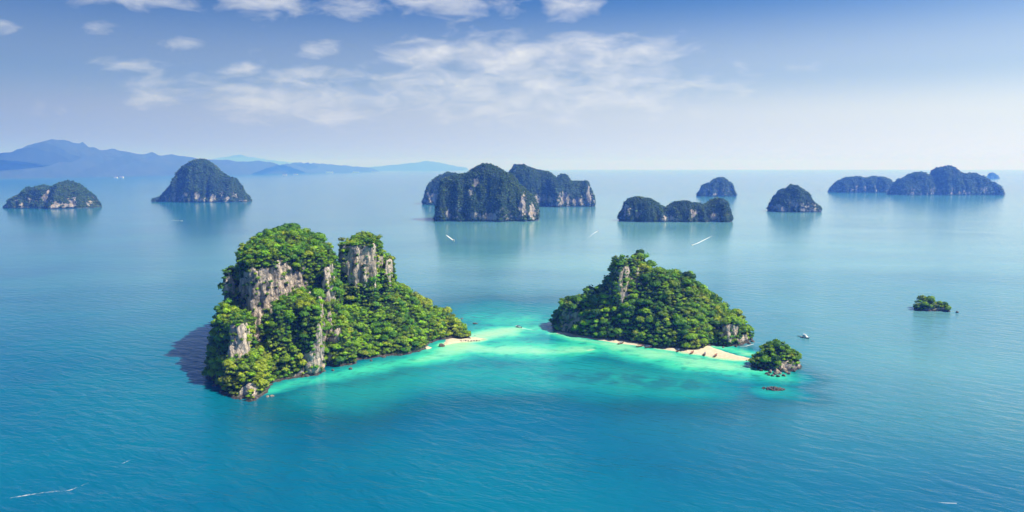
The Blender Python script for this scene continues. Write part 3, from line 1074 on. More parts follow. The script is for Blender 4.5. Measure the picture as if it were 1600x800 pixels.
# ------------------------------------------------------------------ FAR ISLANDS
def far_island(label, profile, base_row, wfrac, seed, p=2.6, voxel=4.5, rockiness=0.75, extra=(), rocks=(), maxw=140.0):
    """profile: silhouette (px, row); base_row: waterline; extra: further ridges (profile, base_row, width)"""
    parts = [(profile, base_row, wfrac)] + list(extra)
    rid = []
    for prof, row, wf in parts:
        hs = []
        for px, py in prof:
            # ridge line stands a half width behind the waterline
            q = sea(px, row)
            hs.append((q.x, q.y, py))
        zmax = max(ztop(row, py) for _, _, py in hs)
        W = min(maxw, max(16.0, zmax * wf))
        yb = hs[0][1] + W * 0.9
        pts = []
        for (px, py) in prof:
            # height at the ridge's own distance
            v = (400 - py) / FPX
            t_ = yb / (math.cos(PITCH) + v * math.sin(PITCH))
            z = CAM_H + (-math.sin(PITCH) + v * math.cos(PITCH)) * t_
            x = (px - 800) / FPX * t_
            z = max(z, 3.0)
            pts.append((x, yb, z, max(10.0, W * min(1.0, 0.35 + 0.65 * (z / zmax) ** 0.5))))
        rid.append(pts)

    def hf(x, y):
        h = np.full(x.shape, -8.0)
        # gullies and buttresses: the flanks swing in and out along the shore
        yc = rid[0][0][1]
        sw = 0.34 * fbm(xy0(x, 0 * y, wmax * 0.55, seed * 1.7), 3).reshape(x.shape)
        y = yc + (y - yc) * (1 + sw)
        for pts in rid:
            h = np.maximum(h, ridge(pts, p, x, y, 6.0))
        return h
    wmax = max(q[3] for pts in rid for q in pts)
    allp = [q for pts in rid for q in pts]
    mar_w = max(q[3] for q in allp)
    mar = mar_w + 40
    bounds = (min(q[0] for q in allp) - mar, max(q[0] for q in allp) + mar, min(q[1] for q in allp) - mar, max(q[1] for q in allp) + mar)
    V, T, N, fn = island_mesh(hf, bounds, voxel * 0.9, voxel, voxel * 2.6, voxel * 1.5, seed)
    zs = []
    for a, b, hw, hh, s in rocks:
        d = sea(800, base_row).y
        zs.append((pt(a, b, base_row) + Vector((0, mar_w * 0.25, 0)), (hw * d / FPX, mar_w * 0.8, hh * d / FPX), s))

    def veg(Pos, Nn):
        n = fbm(Pos / (voxel * 7) + seed, 3)
        nv = fbm(Pos / np.array([3.2, 3.2, 9.0]) / voxel + seed * 2, 3)
        v = 1 - rockiness * ss((0.58 - Nn[:, 2]) / 0.3) * ss((n + 0.15) / 0.35) * ss((Pos[:, 2] * -0.012 + 1.3))
        for c, r, s in zs:
            q = np.sqrt((((Pos - np.array(c)) / np.array(r)) ** 2).sum(1)) + 0.7 * nv
            v *= 1 - s * ss((1.05 - q) / 0.3)
        return v * ss((Pos[:, 2] - 0.5) / 3)
    va = veg(V, N)
    root = link('limestone_island', None, loc=(float(sum(q[0] for q in allp) / len(allp)), float(allp[0][1]), 0), label=label, cat='island')
    off = np.array(root.location)
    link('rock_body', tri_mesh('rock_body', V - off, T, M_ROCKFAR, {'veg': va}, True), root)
    rng = np.random.default_rng(seed)
    front = N[T[:, 0]][:, 1] < 0.65
    P, NN = scatter(V, T[front], N, fn[front], 0.035 * (4.5 / voxel) ** 2, voxel * 1.35, rng, lambda q, n_: veg(q, n_) ** 2)
    S = np.clip(rng.lognormal(math.log(voxel * 1.05), 0.25, len(P)), voxel * .6, voxel * 2)
    P = P + np.array([0, 0, 1]) * (S * 0.35)[:, None]
    tint = pick_tints(len(P), rng, 0.3, P / 3.0, 0.0, 0.12) * 0.36 + np.array([0.016, 0.028, 0.010])
    f = link('forest', forest_mesh('forest', P - off, S, tint, CROWN_FAR, rng), root)
    f['kind'] = 'stuff'
    return root


far_island('low twin-humped island at the far left with one white cliff scar',
           [(16, 324), (28, 308), (48, 295), (64, 289), (76, 292), (88, 290), (100, 286), (107, 284), (114, 291), (128, 296), (140, 310), (148, 322)], 326, 1.1, 31, 2.8,
           rocks=[(107, 318, 4, 9, 1.0), (66, 307, 4, 10, 0.8), (90, 321, 4, 3, 1.0)])
far_island('steep dome-shaped island standing before the far mountain',
           [(244, 310), (252, 306), (264, 296), (276, 286), (279, 270), (290, 258), (303, 251), (318, 250), (334, 258), (346, 270), (350, 274), (366, 281), (374, 292), (384, 303), (389, 312)], 316, 0.95, 32, 2.8, voxel=5.5, rocks=[(345, 274, 3, 3, 1.0), (268, 310, 4, 6, 0.9), (300, 311, 5, 7, 0.5), (386, 309, 4, 3, .8)])
far_island('large dark peaked island at centre with sunlit white cliffs at its right end',
           [(686, 330), (693, 280), (708, 276), (724, 274), (738, 266), (756, 258), (766, 259), (782, 264), (798, 275), (812, 290), (826, 305), (836, 318), (839, 335)], 346, 0.95, 33, 3.3, voxel=4.0, rockiness=0.55, maxw=120,
           rocks=[(817, 324, 6, 18, 1.0), (833, 330, 7, 13, 1.0), (768, 339, 8, 6, 1.0), (742, 284, 6, 7, 0.8), (735, 300, 5, 8, 0.6), (700, 334, 14, 9, 0.35)])
far_island('rounded island end showing behind the left of the peaked central island',
           [(667, 300), (670, 290), (682, 279), (700, 270), (716, 272), (735, 280)], 320, 0.8, 34, 2.8, rocks=[(680, 310, 13, 11, 0.8)])
far_island('long flat-topped island stretching behind the right of the peaked central island',
           [(780, 290), (797, 268), (806, 259), (818, 259), (834, 266), (846, 267), (858, 269), (870, 280), (878, 273), (886, 276), (893, 284), (905, 285), (916, 284), (922, 295), (926, 312)], 323, 0.9, 35, 3.2,
           rocks=[(921, 308, 4, 14, 1.0), (880, 308, 7, 9, 0.8), (845, 312, 20, 6, 0.5), (902, 315, 10, 8, 0.5)])
far_island('double island with a big left hump and a smaller pointed right hump',
           [(976, 330), (982, 314), (992, 308), (1002, 308), (1016, 313), (1030, 321), (1042, 325), (1050, 320), (1060, 316), (1070, 314), (1078, 318), (1088, 317), (1098, 322), (1110, 316), (1122, 308), (1131, 315), (1136, 330)], 347, 0.95, 36, 3.2, voxel=3.8, rockiness=0.45,
           rocks=[(1085, 335, 6, 7, 1.0), (982, 332, 5, 12, 0.7), (1045, 342, 14, 4, 0.7), (1118, 338, 5, 5, 0.8), (1000, 335, 6, 10, 0.4)])
far_island('small square-shouldered rock island beyond the double island',
           [(1093, 302), (1100, 287), (1112, 284), (1118, 279), (1126, 278), (1133, 281), (1136, 287), (1141, 285), (1143, 296), (1146, 303)], 307, 0.7, 37, 3.2, voxel=5.5, rockiness=0.7)
far_island('smooth egg-shaped dome island right of the double island',
           [(1209, 320), (1213, 308), (1222, 297), (1232, 291), (1242, 289), (1252, 294), (1260, 303), (1266, 312), (1274, 321)], 332, 0.9, 38, 2.9, voxel=3.8, rockiness=0.6,
           rocks=[(1222, 326, 7, 6, .9), (1256, 328, 6, 4, .9), (1240, 318, 6, 8, .35)])
far_island('low double-backed island at the left end of the right-hand group',
           [(1301, 294), (1312, 282), (1326, 276), (1340, 276), (1352, 279), (1364, 275), (1378, 278), (1392, 283), (1403, 290), (1410, 296)], 301, 0.8, 39, 2.8, voxel=6)
far_island('broad many-domed island of the right-hand group, the tallest there',
           [(1394, 296), (1400, 289), (1408, 280), (1422, 272), (1440, 269), (1452, 274), (1459, 278), (1464, 265), (1474, 260), (1484, 260), (1496, 268), (1506, 274), (1518, 271), (1530, 275), (1544, 283), (1554, 287), (1559, 297)], 305, 0.8, 40, 3.0, voxel=6)
far_island('minute faint rock island on the horizon at far right',
           [(1546, 277), (1549, 270), (1553, 271), (1560, 274), (1561, 278)], 279, 0.5, 41, 3.0, voxel=9)

# ------------------------------------------------------------------ MAINLAND HILLS
def hills(name, label, prof, rows, depth_add, seed, width):
    """prof: skyline (px,row); rows: shoreline row at left and right ends"""
    xs, ys, zs = [], [], []
    pts = []
    n = len(prof)
    for i, (px, py) in enumerate(prof):
        row = rows[0] + (rows[1] - rows[0]) * i / (n - 1)
        d = sea(800, row).y + depth_add
        v = (400 - py) / FPX
        t_ = d / (math.cos(PITCH) + v * math.sin(PITCH))
        z = CAM_H + (-math.sin(PITCH) + v * math.cos(PITCH)) * t_
        pts.append(((px - 800) / FPX * t_, d, max(z, 2.0)))
    A = np.array(pts)
    m = 260
    s = np.linspace(0, 1, m)
    k = np.linspace(0, 1, len(A))
    cx, cy, cz = (np.interp(s, k, A[:, j]) for j in range(3))
    q = np.linspace(-1, 1, 70)
    X = cx[:, None] + 0 * q[None]
    Y = cy[:, None] + q[None] * width
    prof_ = (1 - np.abs(q) ** 1.3)[None] * cz[:, None]
    g = fbm(xy0(X, Y, width * 0.35, seed), 5).reshape(X.shape)
    rd = 1 - np.abs(fbm(xy0(X, Y, width * 0.5, seed + 7), 4).reshape(X.shape)) * 1.6
    Z = prof_ * (0.86 + 0.25 * g * (np.abs(q)[None]) + 0.14 * rd * 1.0) - 12 * (np.abs(q)[None] > 0.985)
    Z[0, :] = Z[-1, :] = -12
    V = np.stack([X.ravel(), Y.ravel(), Z.ravel()], 1)
    mt, t, p, _ = new_mat(name + '_cover')
    gg = nd(t, 'ShaderNodeNewGeometry')
    nn = noise(t, gg.outputs['Position'], 0.004, 6, 0.65)
    t.links.new(ramp(t, nn, [(0.35, (0.014, 0.030, 0.014)), (0.7, (0.04, 0.055, 0.025))]), p.inputs['Base Color'])
    p.inputs['Roughness'].default_value = 0.95
    return link('hills', tri_mesh('hills', V, grid_faces(m, 70), mt, None, True), label=label, kind='structure')


hills('mountain', 'long wooded mainland mountain on the left horizon',
      [(-120, 262), (-60, 256), (0, 247), (22, 240), (45, 229), (65, 222), (80, 220), (95, 215), (120, 219), (150, 228), (185, 233), (220, 235), (250, 239), (290, 243), (330, 249), (380, 250), (410, 251), (440, 257), (455, 254), (480, 253), (500, 255), (540, 258), (580, 262)], (286, 269), 3200, 3.0, 3000)
hills('low_hills', 'faint low hills on the horizon behind the central island',
      [(560, 264), (590, 259), (620, 257), (645, 254), (665, 251), (685, 253), (705, 258), (730, 262)], (266.5, 266), 2000, 5.0, 2500)
hills('back_hills', 'very pale back range peeping over the mainland mountain',
      [(320, 252), (350, 244), (375, 241), (395, 245), (420, 249), (460, 254), (500, 255)], (266, 266), 12000, 9.0, 3000)

# ------------------------------------------------------------------ BEACHES
def sand_material():
    m, t, p, _ = new_mat('coral_sand')
    g = nd(t, 'ShaderNodeNewGeometry')
    n = noise(t, g.outputs['Position'], 0.25, 5, 0.6)
    n2 = noise(t, g.outputs['Position'], 2.0, 4, 0.6)
    c = mixc(t, ramp(t, n, [(0.35, 0.0), (0.7, 1.0)]), (0.54, 0.46, 0.31), (0.70, 0.63, 0.48))
    c = mixc(t, mth(t, 'MULTIPLY', n2, 0.3), c, (0.48, 0.38, 0.24))
    t.links.new(c, p.inputs['Base Color'])
    p.inputs['Roughness'].default_value = 0.95
    return m


M_SAND = sand_material()


def beach(label, poly, top, run):
    P = [S2(*q) for q in poly]
    xs_, ys_ = [q[0] for q in P], [q[1] for q in P]
    X, Y = np.meshgrid(np.arange(min(xs_) - 8, max(xs_) + 8, 1.0), np.arange(min(ys_) - 8, max(ys_) + 8, 1.0), indexing='ij')
    wx = X + 1.5 * fbm(xy0(X, Y, 12, 2.2), 3).reshape(X.shape)
    wy = Y + 1.5 * fbm(xy0(X, Y, 12, 7.2), 3).reshape(X.shape)
    sd = poly_sd(P, wx, wy)
    Z = -0.25 + (top + 0.25) * ss((sd + 0.8) / run) + 0.12 * fbm(xy0(X, Y, 6, 4.0), 3).reshape(X.shape) * ss(sd / 3)
    F = grid_faces(*X.shape)
    keep = (sd.ravel()[F] > -3).any(1)
    F = F[keep]
    used = np.unique(F)
    mp = np.full(X.size, -1)
    mp[used] = np.arange(len(used))
    V = np.stack([X.ravel(), Y.ravel(), Z.ravel()], 1)[used]
    return link('beach', tri_mesh('beach', V, mp[F], M_SAND, None, True), label=label, kind='structure')


beach('long pale sand beach and sandbar at the foot of the wooded island',
      [(867, 521.5), (905, 527.5), (960, 536), (1010, 542.5), (1060, 549.5), (1100, 556), (1140, 561), (1184, 566), (1186, 562), (1150, 554), (1125, 546), (1105, 538), (1080, 535), (1040, 533), (1000, 530), (950, 524), (900, 517), (868, 514)], 1.1, 9.0)
beach('short white sand spit at the tip of the tall island',
      [(690, 541), (712, 536), (735, 533), (752, 530.5), (757, 529), (745, 527), (728, 526), (712, 527), (695, 530)], 0.9, 7.0)
beach('tiny yellow sand patch at the wooded shore of the tall island',
      [(655, 545.5), (668, 545.5), (676, 543), (668, 540), (656, 541)], 0.9, 4.0)


# ------------------------------------------------------------------ ROCKS
def rock_mesh(seed, sub=2, angular=0.35):
    rr = np.random.default_rng(seed)
    V, F = ICO[sub]
    V = V.copy()
    for _ in range(9):                      # planar chips
        n = rr.normal(size=3)
        n /= np.linalg.norm(n)
        d = V @ n
        lim = rr.uniform(0.55, 0.85)
        V = V - np.maximum(d - lim, 0)[:, None] * n[None] * 0.9
    V = V * (1 + angular * 0.35 * fbm(V * 2.2 + seed, 3))[:, None]
    return V, F


ROCKS = [rock_mesh(100 + k) for k in range(7)]
ROCK_DATA = {}


def rock_data(k, mat):
    key = (k, mat.name)
    if key not in ROCK_DATA:
        ROCK_DATA[key] = tri_mesh('rock', ROCKS[k][0], ROCKS[k][1], mat)
    return ROCK_DATA[key]


def rock(loc, size, k, mat, parent=None, name='rock', **kw):
    o = link(name, rock_data(k % len(ROCKS), mat), parent, loc=loc, **kw)
    o.scale = size
    o.rotation_euler = (random.uniform(-.3, .3), random.uniform(-.3, .3), random.uniform(0, 6.28))
    return o


# dark skerry: a pile of reef rocks
sk = sea(1208, 608)
skerry = link('rock_skerry', None, loc=sk, label='low pile of dark reef rocks awash just below the boulder islet', cat='rocks')
rr = np.random.default_rng(77)
for k in range(62):
    a, q = rr.uniform(0, 6.283), math.sqrt(rr.random())
    x, y = 10.5 * q * math.cos(a), 5.5 * q * math.sin(a)
    s_ = rr.uniform(0.7, 1.9) * (1.15 - 0.4 * q)
    rock((x, y - 0.15 * x, 0.1 + (1 - q) * 1.3), (s_, s_ * rr.uniform(.6, 1.1), s_ * rr.uniform(.6, 1.0)), k, M_DARKROCK, skerry)
# boulders around the wooded islet (children of the islet)
io = np.array(islet_root.location)
for px, py, row, sx, sy, sz, pale in [
        (1204, 580, 583, 2.4, 2.4, 3.4, 1), (1214, 577, 584, 4.4, 3.2, 3.4, 1), (1226, 575, 581, 3.4, 2.8, 3.2, 1), (1235, 570, 577, 2.6, 2.4, 3.4, 1), (1240, 573, 577, 2.2, 2.0, 2.4, 1),
        (1220, 582, 585, 2.0, 1.8, 1.6, 1), (1208, 586, 588, 2.4, 1.8, 1.8, 0), (1216, 587, 589, 2.6, 1.8, 1.7, 0), (1225, 586, 588, 2.6, 1.8, 1.8, 0), (1233, 582, 585, 2.4, 1.8, 1.6, 0),
        (1241, 579, 581, 2.4, 1.8, 1.8, 0), (1247, 575, 577, 2.2, 1.8, 1.7, 0), (1246, 568, 571, 2.2, 2.0, 2.8, 0), (1198, 583, 585, 2.2, 1.8, 1.6, 0), (1190, 578, 580, 2.0, 1.7, 1.4, 0),
        (1184, 570, 572, 2.2, 1.8, 1.5, 0), (1179, 563, 565, 2.2, 1.8, 1.4, 0), (1174, 562, 563, 1.6, 1.2, 0.9, 0), (1167, 563, 563.5, 1.4, 1.0, 0.6, 0), (1202, 585, 587, 1.8, 1.4, 1.4, 0),
        (1229, 580, 583, 1.8, 1.6, 1.9, 1), (1212, 583, 586, 1.9, 1.5, 1.9, 0)]:
    q = sea(px, row)
    z = max(0.2, min(3.0, ztop(row, py)))
    rock((q.x - io[0], q.y - io[1] + 1.0, z * 0.5), (sx, sy, sz), px, M_BOULDER if pale else M_DARKROCK, islet_root, 'boulder')
# loose rocks
for px, py, s_, mat, lab in [
        (690, 541, (4.2, 3.6, 3.2), M_DARKROCK, 'big rounded dark boulder at the inner end of the short sand spit'),
        (726, 527, (2.4, 3.4, 3.0), M_DARKROCK, 'upright dark boulder at the back of the short sand spit'),
        (722, 498, (5.0, 2.0, 0.7), M_DARKROCK, 'flat thin dark rock awash behind the tip of the tall island'),
        (743, 506, (4.0, 2.4, 1.3), M_DARKROCK, 'pointed dark rock alone in the pale channel beside the tall island'),
        (1495.5, 488.5, (2.6, 2.2, 2.3), M_DARKROCK, 'small black rock standing beside the tiny lone islet'),
        (418, 620, (1.6, 1.4, 1.0), M_BOULDER, 'pale rock awash at the front foot of the tall island, nearer the cliff'),
        (425, 619, (2.2, 1.5, 1.0), M_BOULDER, 'pale rock awash at the front foot of the tall island, farther out'),
        (366, 621, (2.2, 1.8, 1.5), M_BOULDER, 'pale boulder at the water\'s edge under the front foot of the tall island'),
        (735, 525, (1.2, 0.9, 0.7), M_DARKROCK, 'small stone on the far edge of the sand spit, inner one'),
        (742, 524.5, (0.8, 0.7, 0.6), M_DARKROCK, 'small stone on the far edge of the sand spit, outer one')]:
    q = sea(px, py)
    rock((q.x, q.y, s_[2] * 0.3), s_, int(px), mat, label=lab, cat='rock')
ln = link('rock_row', None, loc=sea(734, 533), label='broken row of dark rocks along the front edge of the short sand spit', cat='rocks')
for k, (dx, s_) in enumerate([(-10, 1.5), (-7, 1.2), (-4.5, 1.6), (-1.5, 1.1), (2, 1.5), (5, 1.2), (8, 1.4), (11, 0.9)]):
    rock((dx, 0.12 * dx + rr.uniform(-.6, .6), 0.3), (s_ * 1.2, s_, s_ * 0.7), k, M_DARKROCK, ln)
# boulders fallen along the front shore of the near islands
for root, lst in ((left_root, [(462, 589), (480, 588), (505, 580), (520, 579), (548, 577), (580, 564), (600, 558), (632, 548), (645, 546), (400, 623), (376, 624), (345, 613), (335, 603)]),
                  (right_root, [(868, 517), (880, 520), (890, 521), (940, 529), (955, 531), (1020, 538), (1130, 543), (1150, 542), (1170, 537), (1176, 534)])):
    ro = np.array(root.location)
    for k, (px, py) in enumerate(lst):
        q = sea(px, py)
        s_ = rr.uniform(1.3, 2.6)
        rock((q.x - ro[0], q.y - ro[1], 0.3), (s_ * 1.3, s_, s_ * 0.9), k + 3, M_DARKROCK, root, 'boulder')

# ------------------------------------------------------------------ BOATS
M_WHITE = simple('white_gelcoat', (0.80, 0.80, 0.78), 0.35, 0, 0.05)
M_GREYHULL = simple('grey_deck', (0.45, 0.46, 0.47), 0.6)
M_WOOD = simple('weathered_wood', (0.17, 0.09, 0.045), 0.7, 0, 0.3)
M_DARK = simple('dark_motor', (0.03, 0.03, 0.035), 0.4)
M_CANVAS = simple('blue_canvas', (0.06, 0.10, 0.20), 0.8)
M_CANVASW = simple('pale_canvas', (0.62, 0.62, 0.58), 0.8)
M_CANVASR = simple('faded_red_canvas', (0.30, 0.10, 0.06), 0.8)
M_GLASS = simple('tinted_window', (0.02, 0.03, 0.04), 0.08)


def bm_mesh(name, fn, mat):
    bm = bmesh.new()
    fn(bm)
    bmesh.ops.recalc_face_normals(bm, faces=bm.faces)
    me = bpy.data.meshes.new(name)
    bm.to_mesh(me)
    bm.free()
    me.materials.append(mat)
    return me


def loft(bm, secs, caps=True):
    rings = [[bm.verts.new(p) for p in s_] for s_ in secs]
    n = len(rings[0])
    for a, b in zip(rings[:-1], rings[1:]):
        for i in range(n):
            bm.faces.new((a[i], a[(i + 1) % n], b[(i + 1) % n], b[i]))
    if caps:
        bm.faces.new(rings[0])
        bm.faces.new(rings[-1][::-1])


def bxm(bm, x0, x1, y0, y1, z0, z1, taper=0.0):
    loft(bm, [[(x0, y0, z0), (x0, y1, z0), (x0 + taper, y1 - taper * .4, z1), (x0 + taper, y0 + taper * .4, z1)],
              [(x1, y0, z0), (x1, y1, z0), (x1 - taper, y1 - taper * .4, z1), (x1 - taper, y0 + taper * .4, z1)]])


def hull_secs(stations):
    """stations: (x, half beam, sheer z, keel z)"""
    out = []
    for x, b, zs_, zk in stations:
        zc_ = zk + (zs_ - zk) * 0.35
        out.append([(x, -b, zs_), (x, -b * .8, zc_), (x, 0, zk), (x, b * .8, zc_), (x, b, zs_), (x, b * .86, zs_ + .05), (x, b * .8, zs_ - .28), (x, 0, zs_ - .3), (x, -b * .8, zs_ - .28), (x, -b * .86, zs_ + .05)])
    return out


def tubem(bm, p0, p1, r, n=6):
    d = (Vector(p1) - Vector(p0)).normalized()
    a = d.orthogonal().normalized()
    b = d.cross(a)
    loft(bm, [[tuple(Vector(p) + a * (r * math.cos(6.2832 * i / n)) + b * (r * math.sin(6.2832 * i / n))) for i in range(n)] for p in (p0, p1)])


def longtail_parts(canopy_mat):
    st = [(-5.0, .50, .75, .05), (-4.0, .85, .62, -.2), (-1.5, 1.05, .58, -.28), (1.0, 1.0, .68, -.26), (3.0, .75, 1.0, -.12), (4.4, .40, 1.7, .45), (5.3, .12, 2.6, 1.6)]
    def engine(bm):
        bxm(bm, -4.9, -4.0, -.3, .3, .9, 1.5, .1)
        tubem(bm, (-4.9, 0, 1.1), (-8.2, .4, -.1), .05)
    def roof(bm):
        secs = []
        for x in (-3.0, -1.2, .8, 2.2):
            secs.append([(x, -1.0, 1.95), (x, -.55, 2.18), (x, 0, 2.26), (x, .55, 2.18), (x, 1.0, 1.95), (x, .5, 2.1), (x, 0, 2.18), (x, -.5, 2.1)])
        loft(bm, secs)
    out = [('hull', bm_mesh('hull', lambda bm: loft(bm, hull_secs(st)), M_WOOD)), ('canopy', bm_mesh('canopy', roof, canopy_mat)), ('tail_motor', bm_mesh('tail_motor', engine, M_DARK))]
    for x in (-2.8, 0, 2.0):
        for y in (-.9, .9):
            out.append(('post', bm_mesh('post', lambda bm, x=x, y=y: tubem(bm, (x, y, .45), (x, y, 2.0), .045), M_WOOD)))
    for x in (-2.2, -.6, 1.0):
        out.append(('bench', bm_mesh('bench', lambda bm, x=x: bxm(bm, x - .2, x + .2, -.85, .85, .55, .63), M_WOOD)))
    return out


def speedboat_parts(roof_mat):
    st = [(-4.5, 1.25, .95, -.25), (-2.5, 1.4, .95, -.35), (0, 1.45, 1.05, -.35), (2.2, 1.2, 1.25, -.25), (3.8, .65, 1.45, .15), (4.7, .08, 1.6, .9)]
    def roof(bm):
        loft(bm, [[(x, -1.25, z), (x, 0, z + .12), (x, 1.25, z), (x, 1.2, z + .1), (x, 0, z + .24), (x, -1.2, z + .1)] for x, z in ((-3.2, 2.35), (-1, 2.42), (1.0, 2.38), (1.6, 2.3))])
    out = [('hull', bm_mesh('hull', lambda bm: loft(bm, hull_secs(st)), M_WHITE)), ('canopy', bm_mesh('canopy', roof, roof_mat)),
           ('foredeck', bm_mesh('foredeck', lambda bm: loft(bm, [[(1.4, -1.2, 1.2), (1.4, 1.2, 1.2), (1.4, .8, 1.55), (1.4, -.8, 1.55)], [(4.2, -.3, 1.5), (4.2, .3, 1.5), (4.2, .2, 1.56), (4.2, -.2, 1.56)]]), M_WHITE)),
           ('windscreen', bm_mesh('windscreen', lambda bm: loft(bm, [[(1.3, -1.0, 1.5), (1.3, 1.0, 1.5), (1.36, 1.0, 1.5), (1.36, -1.0, 1.5)], [(.7, -.95, 2.3), (.7, .95, 2.3), (.76, .95, 2.3), (.76, -.95, 2.3)]]), M_GLASS)),
           ('deck', bm_mesh('deck', lambda bm: bxm(bm, -4.3, 1.3, -1.05, 1.05, .55, .72), M_GREYHULL))]
    for y in (-.5, .5):
        out.append(('outboard_motor', bm_mesh('outboard_motor', lambda bm, y=y: bxm(bm, -5.1, -4.5, y - .22, y + .22, .1, 1.5, .08), M_DARK)))
    for x in (-3.0, -1, .8):
        for y in (-1.15, 1.15):
            out.append(('post', bm_mesh('post', lambda bm, x=x, y=y: tubem(bm, (x, y, .9), (x, y, 2.4), .04), M_WHITE)))
    return out


def yacht_parts():
    st = [(-6.5, 1.7, 1.2, -.3), (-3, 1.95, 1.25, -.4), (1, 1.9, 1.45, -.4), (4, 1.4, 1.8, -.2), (6, .6, 2.1, .4), (6.9, .08, 2.25, 1.1)]
    return [('hull', bm_mesh('hull', lambda bm: loft(bm, hull_secs(st)), M_WHITE)),
            ('cabin', bm_mesh('cabin', lambda bm: bxm(bm, -3.4, 3.4, -1.45, 1.45, 1.1, 2.7, .5), M_WHITE)),
            ('cabin_window', bm_mesh('cabin_window', lambda bm: bxm(bm, -2.6, 3.05, -1.34, 1.34, 1.9, 2.4, .12), M_GLASS)),
            ('flybridge', bm_mesh('flybridge', lambda bm: bxm(bm, -2.6, 1.6, -1.2, 1.2, 2.72, 3.5, .25), M_WHITE)),
            ('roof', bm_mesh('roof', lambda bm: bxm(bm, -3.0, 1.2, -1.3, 1.3, 4.4, 4.55, .05), M_CANVASW))] + \
           [('post', bm_mesh('post', lambda bm, x=x, y=y: tubem(bm, (x, y, 3.2), (x, y, 4.45), .05), M_WHITE)) for x in (-2.6, .8) for y in (-1.1, 1.1)] + \
           [('aft_deck', bm_mesh('aft_deck', lambda bm: bxm(bm, -6.3, -3.4, -1.5, 1.5, .8, .98), M_GREYHULL))]


PROTO = {'longtail_red': longtail_parts(M_CANVASR), 'longtail_blue': longtail_parts(M_CANVAS), 'speed_white': speedboat_parts(M_CANVASW), 'speed_blue': speedboat_parts(M_CANVAS), 'yacht': yacht_parts()}


def boat(name, kind, px, py, heading, label, group=None, scale=1.0, z=0.0, tilt=0.0):
    q = sea(px, py)
    r = link(name, None, loc=(q.x, q.y, z), label=label, cat='boat', group=group)
    r.rotation_euler = (0, tilt, math.radians(heading))
    host = {}
    for nm, data in PROTO[kind]:
        up = host.get({'post': 'canopy' if 'canopy' in host else 'roof', 'bench': 'hull', 'windscreen': 'foredeck', 'cabin_window': 'cabin'}.get(nm), r)
        host[nm] = link(nm, data, up)
    r.scale = (scale,) * 3
    return q


def heading_px(a, b):
    p, q = sea(*a), sea(*b)
    return math.degrees(math.atan2(q.y - p.y, q.x - p.x))


LG = 'longtail boats drawn up on the beach'
for px, py, hd, kind, lab in [
        (1060, 549, 62, 'longtail_blue', 'wooden longtail boat on the sand, first of four from the shady trees'),
        (1081, 552.5, 55, 'longtail_red', 'wooden longtail boat on the sand, second of four from the shady trees'),
        (1101, 555, 70, 'longtail_blue', 'wooden longtail boat on the sand, third of four from the shady trees'),
        (1118, 557, 58, 'longtail_red', 'wooden longtail boat nearest the sandbar end, last of the four in the row'),
        (970, 537.5, 40, 'longtail_blue', 'longtail boat by the narrow shaded beach under the rocky peak'),
        (1000, 542, 25, 'longtail_red', 'longtail boat lying left of the pair at the shaded mid beach'),
        (1013, 543.5, 30, 'longtail_blue', 'longtail boat lying right of the pair at the shaded mid beach')]:
    boat('longtail_boat', kind, px, py, hd, lab, LG, 1.0, 0.25)

# foam and wakes: thin sheets of white water lying on the sea
def foam_material():
    m, t, p, out = new_mat('white_water')
    g = nd(t, 'ShaderNodeNewGeometry')
    a = nd(t, 'ShaderNodeAttribute', attribute_name='foam')
    n = noise(t, g.outputs['Position'], 0.35, 5, 0.65)
    al = mth(t, 'MULTIPLY', ramp(t, mth(t, 'ADD', n, mth(t, 'MULTIPLY', mth(t, 'SUBTRACT', a.outputs['Fac'], 0.5), 0.9)), [(0.38, 0.0), (0.62, 1.0)]), mth(t, 'MINIMUM', mth(t, 'MULTIPLY', a.outputs['Fac'], 1.1), 0.85))
    p.inputs['Base Color'].default_value = (0.78, 0.82, 0.84, 1)
    p.inputs['Roughness'].default_value = 0.8
    tr = nd(t, 'ShaderNodeBsdfTransparent')
    mx = nd(t, 'ShaderNodeMixShader')
    t.links.new(al, mx.inputs[0])
    t.links.new(tr.outputs[0], mx.inputs[1])
    t.links.new(p.outputs[0], mx.inputs[2])
    t.links.new(mx.outputs[0], out.inputs['Surface'])
    return m


M_FOAM = foam_material()


def foam_strip(name, pts, label, lengthwise=(1.0, 0.0)):
    """pts: (px, py, half width m, foam)"""
    W = [(*sea(a, b)[:2], w, f) for a, b, w, f in pts]
    A = np.array(W)
    s_ = np.linspace(0, 1, 60)
    k = np.linspace(0, 1, len(A))
    x, y, w, f = (np.interp(s_, k, A[:, j]) for j in range(4))
    tx, ty = np.gradient(x), np.gradient(y)
    L = np.hypot(tx, ty) + 1e-9
    nx_, ny_ = -ty / L, tx / L
    q = np.linspace(-1, 1, 9)
    X = x[:, None] + nx_[:, None] * w[:, None] * q[None]
    Y = y[:, None] + ny_[:, None] * w[:, None] * q[None]
    fo = f[:, None] * (1 - np.abs(q) ** 2)[None]
    V = np.stack([X.ravel(), Y.ravel(), np.full(X.size, 0.06)], 1)
    me = tri_mesh(name, V, grid_faces(60, 9), M_FOAM, {'foam': fo.ravel()}, True)
    return link(name, me, label=label, kind='stuff')


